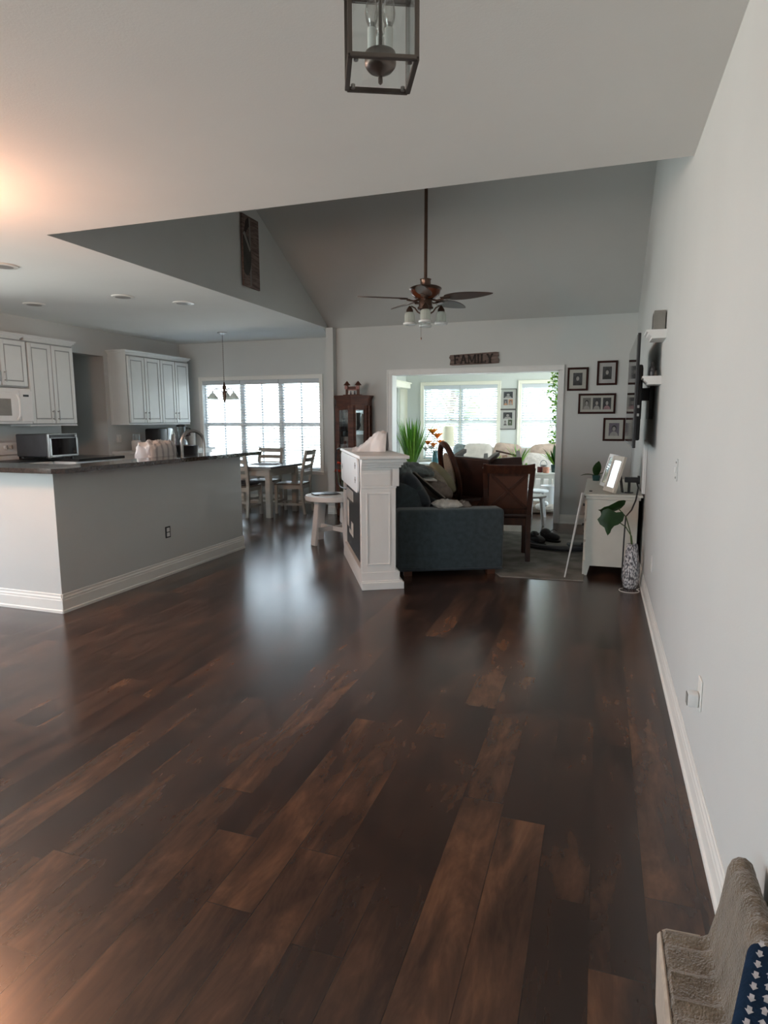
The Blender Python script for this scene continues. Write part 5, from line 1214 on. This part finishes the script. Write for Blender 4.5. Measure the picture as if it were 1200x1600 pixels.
b = MB(); b.tube([(VX - .012 + .078 * math.cos(a_), VY - .105 + .075 * math.sin(a_), .005) for a_ in [math.radians(130 + 270 * i / 24) for i in range(25)]] + [(VX + .070, VY - .01, .005)], .0035, PAPER, 7); b.obj('white_cord', label='thin white cord loop on the floor in front of the vase', cat='cord')
t = thing('potted_plant', 'small dark-leaved plant at the back of the dresser', 'plant', (-.02, 7.18, DZ))
b = MB(); b.lathe([(.035, 0), (.045, .05), (.04, .06)], TERRA, 16); b.obj('pot', t)
b = MB(); b.leaf((0, 0, .05), (.1, -.2, 1), .17, .10, .3, GREEND); b.leaf((0, 0, .05), (-.9, -.2, .25), .17, .07, .6, GREEND); b.leaf((0, 0, .05), (.8, -.1, .5), .13, .06, .5, GREEND); b.obj('foliage', t)

# ------------------------------------------------------------------ sunroom furniture and plants
t = thing('sunroom_sofa', 'pale linen sofa under the sunroom windows', 'sofa', (-1.62, 11.72, 0))
b = MB(); b.box((0, .32, .48), (2.0, .22, .80), LINEN, .07, seg=3); b.obj('backrest', t)
b = MB(); b.box((0, -.05, .24), (2.0, .80, .32), LINEN, .05, seg=3); b.obj('seat_base', t)
for k in (-1, 1):
    b = MB(); b.box((k * 1.05, -.02, .34), (.2, .9, .58), LINEN, .07, seg=3); b.obj('armrest', t)
    b = MB(); b.pillow((.98, .74, .2), LINEN, Matrix.Translation((k * .49, -.08, .45)), 6, 3); b.obj('seat_cushion', t)
softy('cushion', 'striped pale cushion on the sunroom sofa behind the chair pile', 'cushion', (.52, .42, .16), LINEN, (-2.13, 11.70, .76), (PI / 2 + -.25, 0, 0), 5, 2.4, .02, 21)
softy('cushion', 'grey edge cushion at the left of the sunroom sofa', 'cushion', (.40, .40, .16), THROW, (-2.42, 11.76, .74), (PI / 2 + -.3, .2, .2), 5, 2.4, .02, 22)
softy('cushion', 'blush cushion in the middle of the sunroom sofa', 'cushion', (.50, .38, .16), LINEN2, (-1.60, 11.74, .78), (PI / 2 + -.25, .1, 0), 5, 2.4, .02, 23)
softy('cushion', 'blush cushion at the right of the sunroom sofa by the vine', 'cushion', (.62, .40, .2), LINEN2, (-.86, 11.66, .78), (PI / 2 + -.2, -.1, 0), 5, 2.4, .03, 24)
softy('cushion', 'cream cushion leaning below the right blush cushion', 'cushion', (.62, .36, .18), CREAM, (-.95, 11.45, .62), (PI / 2 + -.3, .15, 0), 5, 2.4, .03, 25)
# lamp on small table
t = thing('side_table', 'small white lamp table at the left of the sunroom sofa', 'table', (-2.86, 11.55, 0))
b = MB(); b.box((0, 0, .56), (.45, .45, .03), WHITE, .005); b.obj('tabletop', t, smooth=None)
for sx in (-1, 1):
    for sy in (-1, 1):
        b = MB(); b.bar((sx * .19, sy * .19, 0), (sx * .19, sy * .19, .55), .035, .035, WHITE, .003); b.obj('leg', t, smooth=None)
t = thing('table_lamp', 'table lamp with a cream drum shade before the sunroom blind', 'lamp', (-2.66, 11.50, .576))
b = MB(); b.lathe([(.06, 0), (.07, .01), (.05, .03), (.06, .12), (.065, .18), (.03, .26), (.012, .29), (.01, .40)], WHITE, 20); b.obj('lamp_base', t)
b = MB(); b.lathe([(.118, .335), (.120, .336), (.108, .70), (.106, .70), (.116, .337)], SHADE, 32); b.obj('lamp_shade', t)
t = thing('side_table', 'white pedestal table holding the orange lilies', 'table', (-2.62, 10.2, 0))
b = MB(); b.lathe([(.25, .66), (.26, .67), (.25, .69)], WHITE, 32); b.obj('tabletop', t)
b = MB(); b.lathe([(.18, 0), (.17, .02), (.035, .06), (.03, .66)], WHITE, 20); b.obj('pedestal', t)
# snake/dracaena plant
def spiky(name, label, loc, pot_r, pot_h, potm, n, L, w, spread, m, seed, droop=.5, cat='plant'):
    rnd = random.Random(seed); t = thing(name, label, cat, loc)
    b = MB(); b.lathe([(pot_r * .75, 0), (pot_r, pot_h * .9), (pot_r * 1.04, pot_h), (pot_r * .95, pot_h), (pot_r * .9, pot_h * .9)], potm, 24); b.obj('pot', t)
    b = MB(); b.lathe([(pot_r * .92, pot_h * .86), (0.001, pot_h * .92)], SOIL, 16); b.obj('soil', t)
    b = MB()
    for i in range(n):
        a = rnd.uniform(0, 2 * PI); sp_ = rnd.uniform(.1, 1) * spread
        b.leaf((math.cos(a) * pot_r * .3, math.sin(a) * pot_r * .3, pot_h * .9), (math.cos(a) * sp_, math.sin(a) * sp_, 1), L * rnd.uniform(.6, 1.05), w * rnd.uniform(.8, 1.2), droop * sp_, m if rnd.random() < .7 else GREENL, 7)
    b.obj('foliage', t); return t
spiky('potted_plant', 'tall spiky green plant just inside the sunroom by the sofa', (-2.90, 10.0, .45), .15, .22, WHITE, 110, .78, .034, .46, GREEN, 31, .7)
b = MB(); b.lathe([(.20, 0), (.20, .42), (.21, .44), (.21, .449)], WHITE, 24); b.obj('plant_stand', label='white round plinth under the spiky green plant', cat='plinth', loc=(-2.90, 10.0, 0))
t = thing('flower_vase', 'vase of orange lilies beside the spiky green plant', 'flowers', (-2.55, 10.15, .691))
b = MB(); b.lathe([(.045, 0), (.06, .03), (.05, .14), (.035, .18), (.045, .20)], mat('teal_glass', (.05, .16, .18), .2), 20); b.obj('vase', t)
rnd = random.Random(41); hs = [(-.05, 0, .47), (.02, .04, .40), (-.12, -.03, .30), (-.02, -.06, .27), (.07, .05, .31), (-.07, .02, .22), (.10, 0, .22), (-.15, -.05, .20)]
b = MB()
for h in hs: b.tube([(0, 0, .12), (h[0] * .5, h[1] * .5, h[2] * .6), h], .004, STEM, 6)
b.obj('stem', t)
b = MB()
for i, h in enumerate(hs):
    for k in range(6):
        a = k * PI / 3 + i; b.leaf(h, (math.cos(a), math.sin(a), 1.1), .15 if i < 2 else .11, .06, .5, ORANGE if i < 5 else PAPER, 4)
b.obj('blossoms', t)
b = MB()
for i in range(12):
    a = rnd.uniform(0, 6.28); b.leaf((0, 0, .15 + .03 * i), (math.cos(a), math.sin(a), .5), .13, .03, .8, GREEN, 4)
b.obj('foliage', t)
# console table with plants and candles (right part of the sunroom)
t = thing('console_table', 'white slatted console table inside the sunroom on the right', 'table', (-1.02, 10.25, 0))
b = MB(); b.b2((-.62, -.19, .545), (.42, .19, .575), CREAMW, .004); b.obj('tabletop', t, smooth=None)
b = MB(); b.b2((-.60, -.17, .49), (.40, -.15, .545), CREAMW); b.b2((-.60, .15, .49), (.40, .17, .545), CREAMW); b.obj('apron', t, smooth=None)
for sx in (-.58, .38):
    for sy in (-.15, .15):
        b = MB(); b.bar((sx, sy, 0), (sx, sy, .545), .045, .045, CREAMW, .003); b.obj('leg', t, smooth=None)
for i in range(7):
    b = MB(); b.b2((-.48 + i * .125, .145, .14), (-.43 + i * .125, .165, .49), CREAMW); b.obj('slat', t, smooth=None)
b = MB(); b.b2((-.60, -.17, .12), (.40, .17, .14), CREAMW, .003); b.obj('lower_shelf', t, smooth=None)
b = MB(); b.lathe([(.040, 0), (.043, .01), (.043, .085), (.040, .088)], REDC, 20); b.obj('jar_candle', label='dark red jar candle behind the copper one', cat='candle', loc=(-.875, 10.22, .576))
b = MB(); b.lathe([(.047, 0), (.050, .01), (.050, .085), (.047, .088)], COPPER, 20); b.obj('jar_candle', label='copper jar candle on the white sunroom console', cat='candle', loc=(-.775, 10.15, .576))
t = thing('wire_lantern', 'small arched metal handle lantern behind the jar candles', 'lantern', (-.83, 10.33, .576))
b = MB(); b.lathe([(.05, 0), (.05, .10), (.045, .11)], GREYB, 16); b.obj('cup', t)
b = MB(); b.tube([(.055 * math.cos(a), 0, .10 + .085 * math.sin(a)) for a in [PI * i / 14 for i in range(15)]], .006, STEEL, 7); b.obj('handle', t)
spiky('potted_plant', 'leafy plant in a dark teal pot on the console by the opening trim', (-.655, 10.28, .576), .06, .12, TERRA, 16, .34, .06, .8, GREEND, 33, .9)
t = spiky('potted_plant', 'bright green fan palm in a clear pot behind the chair back', (-1.20, 10.25, .576), .055, .12, CLEARP, 18, .36, .03, .85, GREEN, 34, .45)
spiky('potted_plant', 'low fine-leaved sprig plant on the console left of the candles', (-1.09, 10.18, .576), .04, .05, WHITE, 26, .11, .02, 1.3, GREEN, 35, .5)
spiky('potted_plant', 'small pale variegated plant beside the light wood vase', (-1.58, 10.25, .576), .05, .09, WHITE, 22, .22, .035, .9, GREENL, 38, .8)
for (x, r_, h, m_, lab) in ((-1.44, .055, .26, mat('pale_wood_vase', (.40, .26, .18), .6), 'tall light wood vase on the console behind the chair'), (-1.34, .045, .14, mat('brown_ceramic', (.24, .15, .10), .5), 'short brown square vase beside the light wood one')):
    b = MB(); b.lathe([(r_ * .8, 0), (r_, .02), (r_ * .95, h * .9), (r_ * .9, h)], m_, 20); b.obj('vase', label=lab, cat='vase', loc=(x, 10.22, .576))
b = MB(); b.box((0, 0, 0), (.36, .05, .025), CHAIRW, .01, (.1, .22, .3)); b.obj('driftwood', label='dark driftwood stick balanced across the light wood vase', cat='driftwood', loc=(-1.40, 10.22, .868), smooth=None)
b = MB(); b.b2((-1.62 - .02, 10.06, 0), (-1.62 + .02, 10.44, .001), CREAMW) if False else None
# white planter, round white stools, dog bed
b = MB(); b.lathe([(.10, 0), (.125, .02), (.135, .38), (.14, .40), (.125, .40), (.12, .34)], WHITE, 32); b.obj('floor_planter', label='tall white planter standing at the right side of the sunroom opening', cat='planter', loc=(-.70, 9.95, 0))
for (x, y, z, r_, lab) in ((-.80, 8.45, .415, .17, 'round white stool top nearest the brown chair'), (-.86, 9.25, .40, .20, 'second round white stool just inside the sunroom')):
    t = thing('round_stool', lab, 'stool', (x, y, 0), .4, 'small round white stools')
    b = MB(); b.lathe([(r_ * .95, z - .025), (r_, z - .02), (r_, z - .004), (r_ * .97, z)], WHITE, 36); b.obj('seat', t)
    for k in range(3):
        a = k * 2.094; b = MB(); b.bar((math.cos(a) * r_ * .85, math.sin(a) * r_ * .85, 0), (math.cos(a) * r_ * .6, math.sin(a) * r_ * .6, z - .025), .03, .03, WHITE, .003); b.obj('leg', t, smooth=None)
t = thing('pet_bed', 'beige cushioned pet bed on the floor inside the sunroom', 'pet bed', (-.92, 9.85, 0))
b = MB(); b.tube([(.27 * math.cos(a), .20 * math.sin(a), .07) for a in [2 * PI * i / 24 for i in range(24)]], .065, TAN, 10, closed=True); b.obj('bolster', t)
b = MB(); b.pillow((.50, .36, .10), LINEN, Matrix.Translation((0, 0, .052)), 3, 2.4); b.obj('cushion', t)
t = thing('soft_toy', 'small white plush bundle lying against the white planter', 'soft toy', (-.80, 9.62, .06))
b = MB(); b.pillow((.15, .11, .10), PAPER, Matrix.Translation((0, 0, .05)), 2.2, 2.2, 12, .06); b.pillow((.09, .09, .08), PAPER, Matrix.Translation((.07, -.02, .10)), 2.2, 2.2, 12, .05); b.obj('body', t)
# trailing vine at the right edge
t = thing('hanging_vine', 'pale green vine trailing down beside the right sunroom blind', 'plant', (-.60, 10.3, 2.18))
b = MB(); rnd = random.Random(77)
for k in range(5):
    x0 = rnd.uniform(-.12, .0); pts = [(x0 + .04 * math.sin(i * .9 + k), .03 * math.sin(i * 1.7 + k), -i * .10) for i in range(8 + k)]
    b.tube(pts, .003, STEM, 5)
b.obj('stem', t)
b = MB()
for i in range(210):
    z = -rnd.uniform(0, 1.15); x = rnd.uniform(-.15, .03) + .035 * math.sin(z * 6); a = rnd.uniform(0, 6.28)
    b.leaf((x, rnd.uniform(-.05, .05), z), (math.cos(a), math.sin(a), -.3), rnd.uniform(.05, .085), .05, .6, GREENL if rnd.random() < .8 else GREEN, 3)
b.obj('foliage', t)
b = MB(); b.lathe([(.07, 0), (.09, .10), (.085, .11)], WHITE, 18, (-.06, 0, -.02)); b.tube([(-.06, 0, .08), (-.06, 0, .42)], .004, STEEL, 5); b.obj('hanging_pot', t)

# ------------------------------------------------------------------ plush step block and patterned cushion in the near corner
t = thing('plush_steps', 'beige ribbed plush step-shaped block in the near right corner by the wall', 'pet steps', (0, 0, 0))
prof = [(.192, 0), (.187, .188), (.197, .203), (.272, .206), (.288, .216), (.305, .300), (.316, .395), (.324, .416), (.336, .425), (.350, .425), (.362, .416), (.370, .395), (.372, 0)]
def plush(y0, y1, nseg):
    b = MB(); n = len(prof); vs, fs = [], []
    for i in range(nseg + 1):
        u = i / nseg; y = y0 + (y1 - y0) * u; rib = .0035 * math.sin(u * 52) + .0035 * math.sin(u * 91 + 1)
        for (x, z) in prof: vs.append((x - .0 + (.0 if z < .19 or x > .36 else 0), y, max(0, z + (rib if z > .19 else 0))))
    for i in range(nseg):
        for k in range(n): k2 = (k + 1) % n; fs.append((i * n + k, i * n + k2, (i + 1) * n + k2, (i + 1) * n + k))
    fs.append(tuple(range(n))[::-1]); fs.append(tuple(nseg * n + k for k in range(n)))
    b.add(vs, fs, PLUSH); return b
plush(.95, 1.485, 46).obj('block', t, smooth=50)
b = MB(); b.prism([(.1905, 0), (.1855, .188), (.1895, .196), (.186, .197), (.180, .188), (.1865, 0)], .95, 1.484, PLUSHL, Matrix(((1, 0, 0, 0), (0, 0, 1, 0), (0, 1, 0, 0), (0, 0, 0, 1)))); b.obj('light_side_band', t, smooth=None)
b = MB(); b.tube([(.191, 1.4855, .198), (.20, 1.4855, .204), (.272, 1.4855, .207)], .002, PLUSHL, 6); b.obj('edge_piping', t)
t = thing('printed_cushion', 'navy cushion printed with white tree motifs lying on the beige plush block', 'cushion', (.279, .969, .443), math.radians(-18))
b = MB(); b.box((0, 0, .0), (.10, .40, .085), NAVY, .022, seg=4); b.obj('cushion_body', t)
b = MB()
for r_ in range(15):
    for c_ in range(4):
        px_, py_ = -.0292 + c_ * .0195, -.182 + r_ * .0262 + (.013 if c_ % 2 else 0); sg = 1 if c_ % 2 else -1
        if abs(py_) > .185: continue
        b.M = Matrix.Translation((px_, py_, .0425)) @ Matrix.Scale(sg, 4, (0, 1, 0))
        b.prism([(-.0062, 0), (0, .0085), (.0062, 0), (.0034, .0), (.0034, -.008), (-.0034, -.008), (-.0034, 0)], 0, .0008, SILVER)
b.M = Matrix.Identity(4); b.obj('tree_print', t, smooth=None)
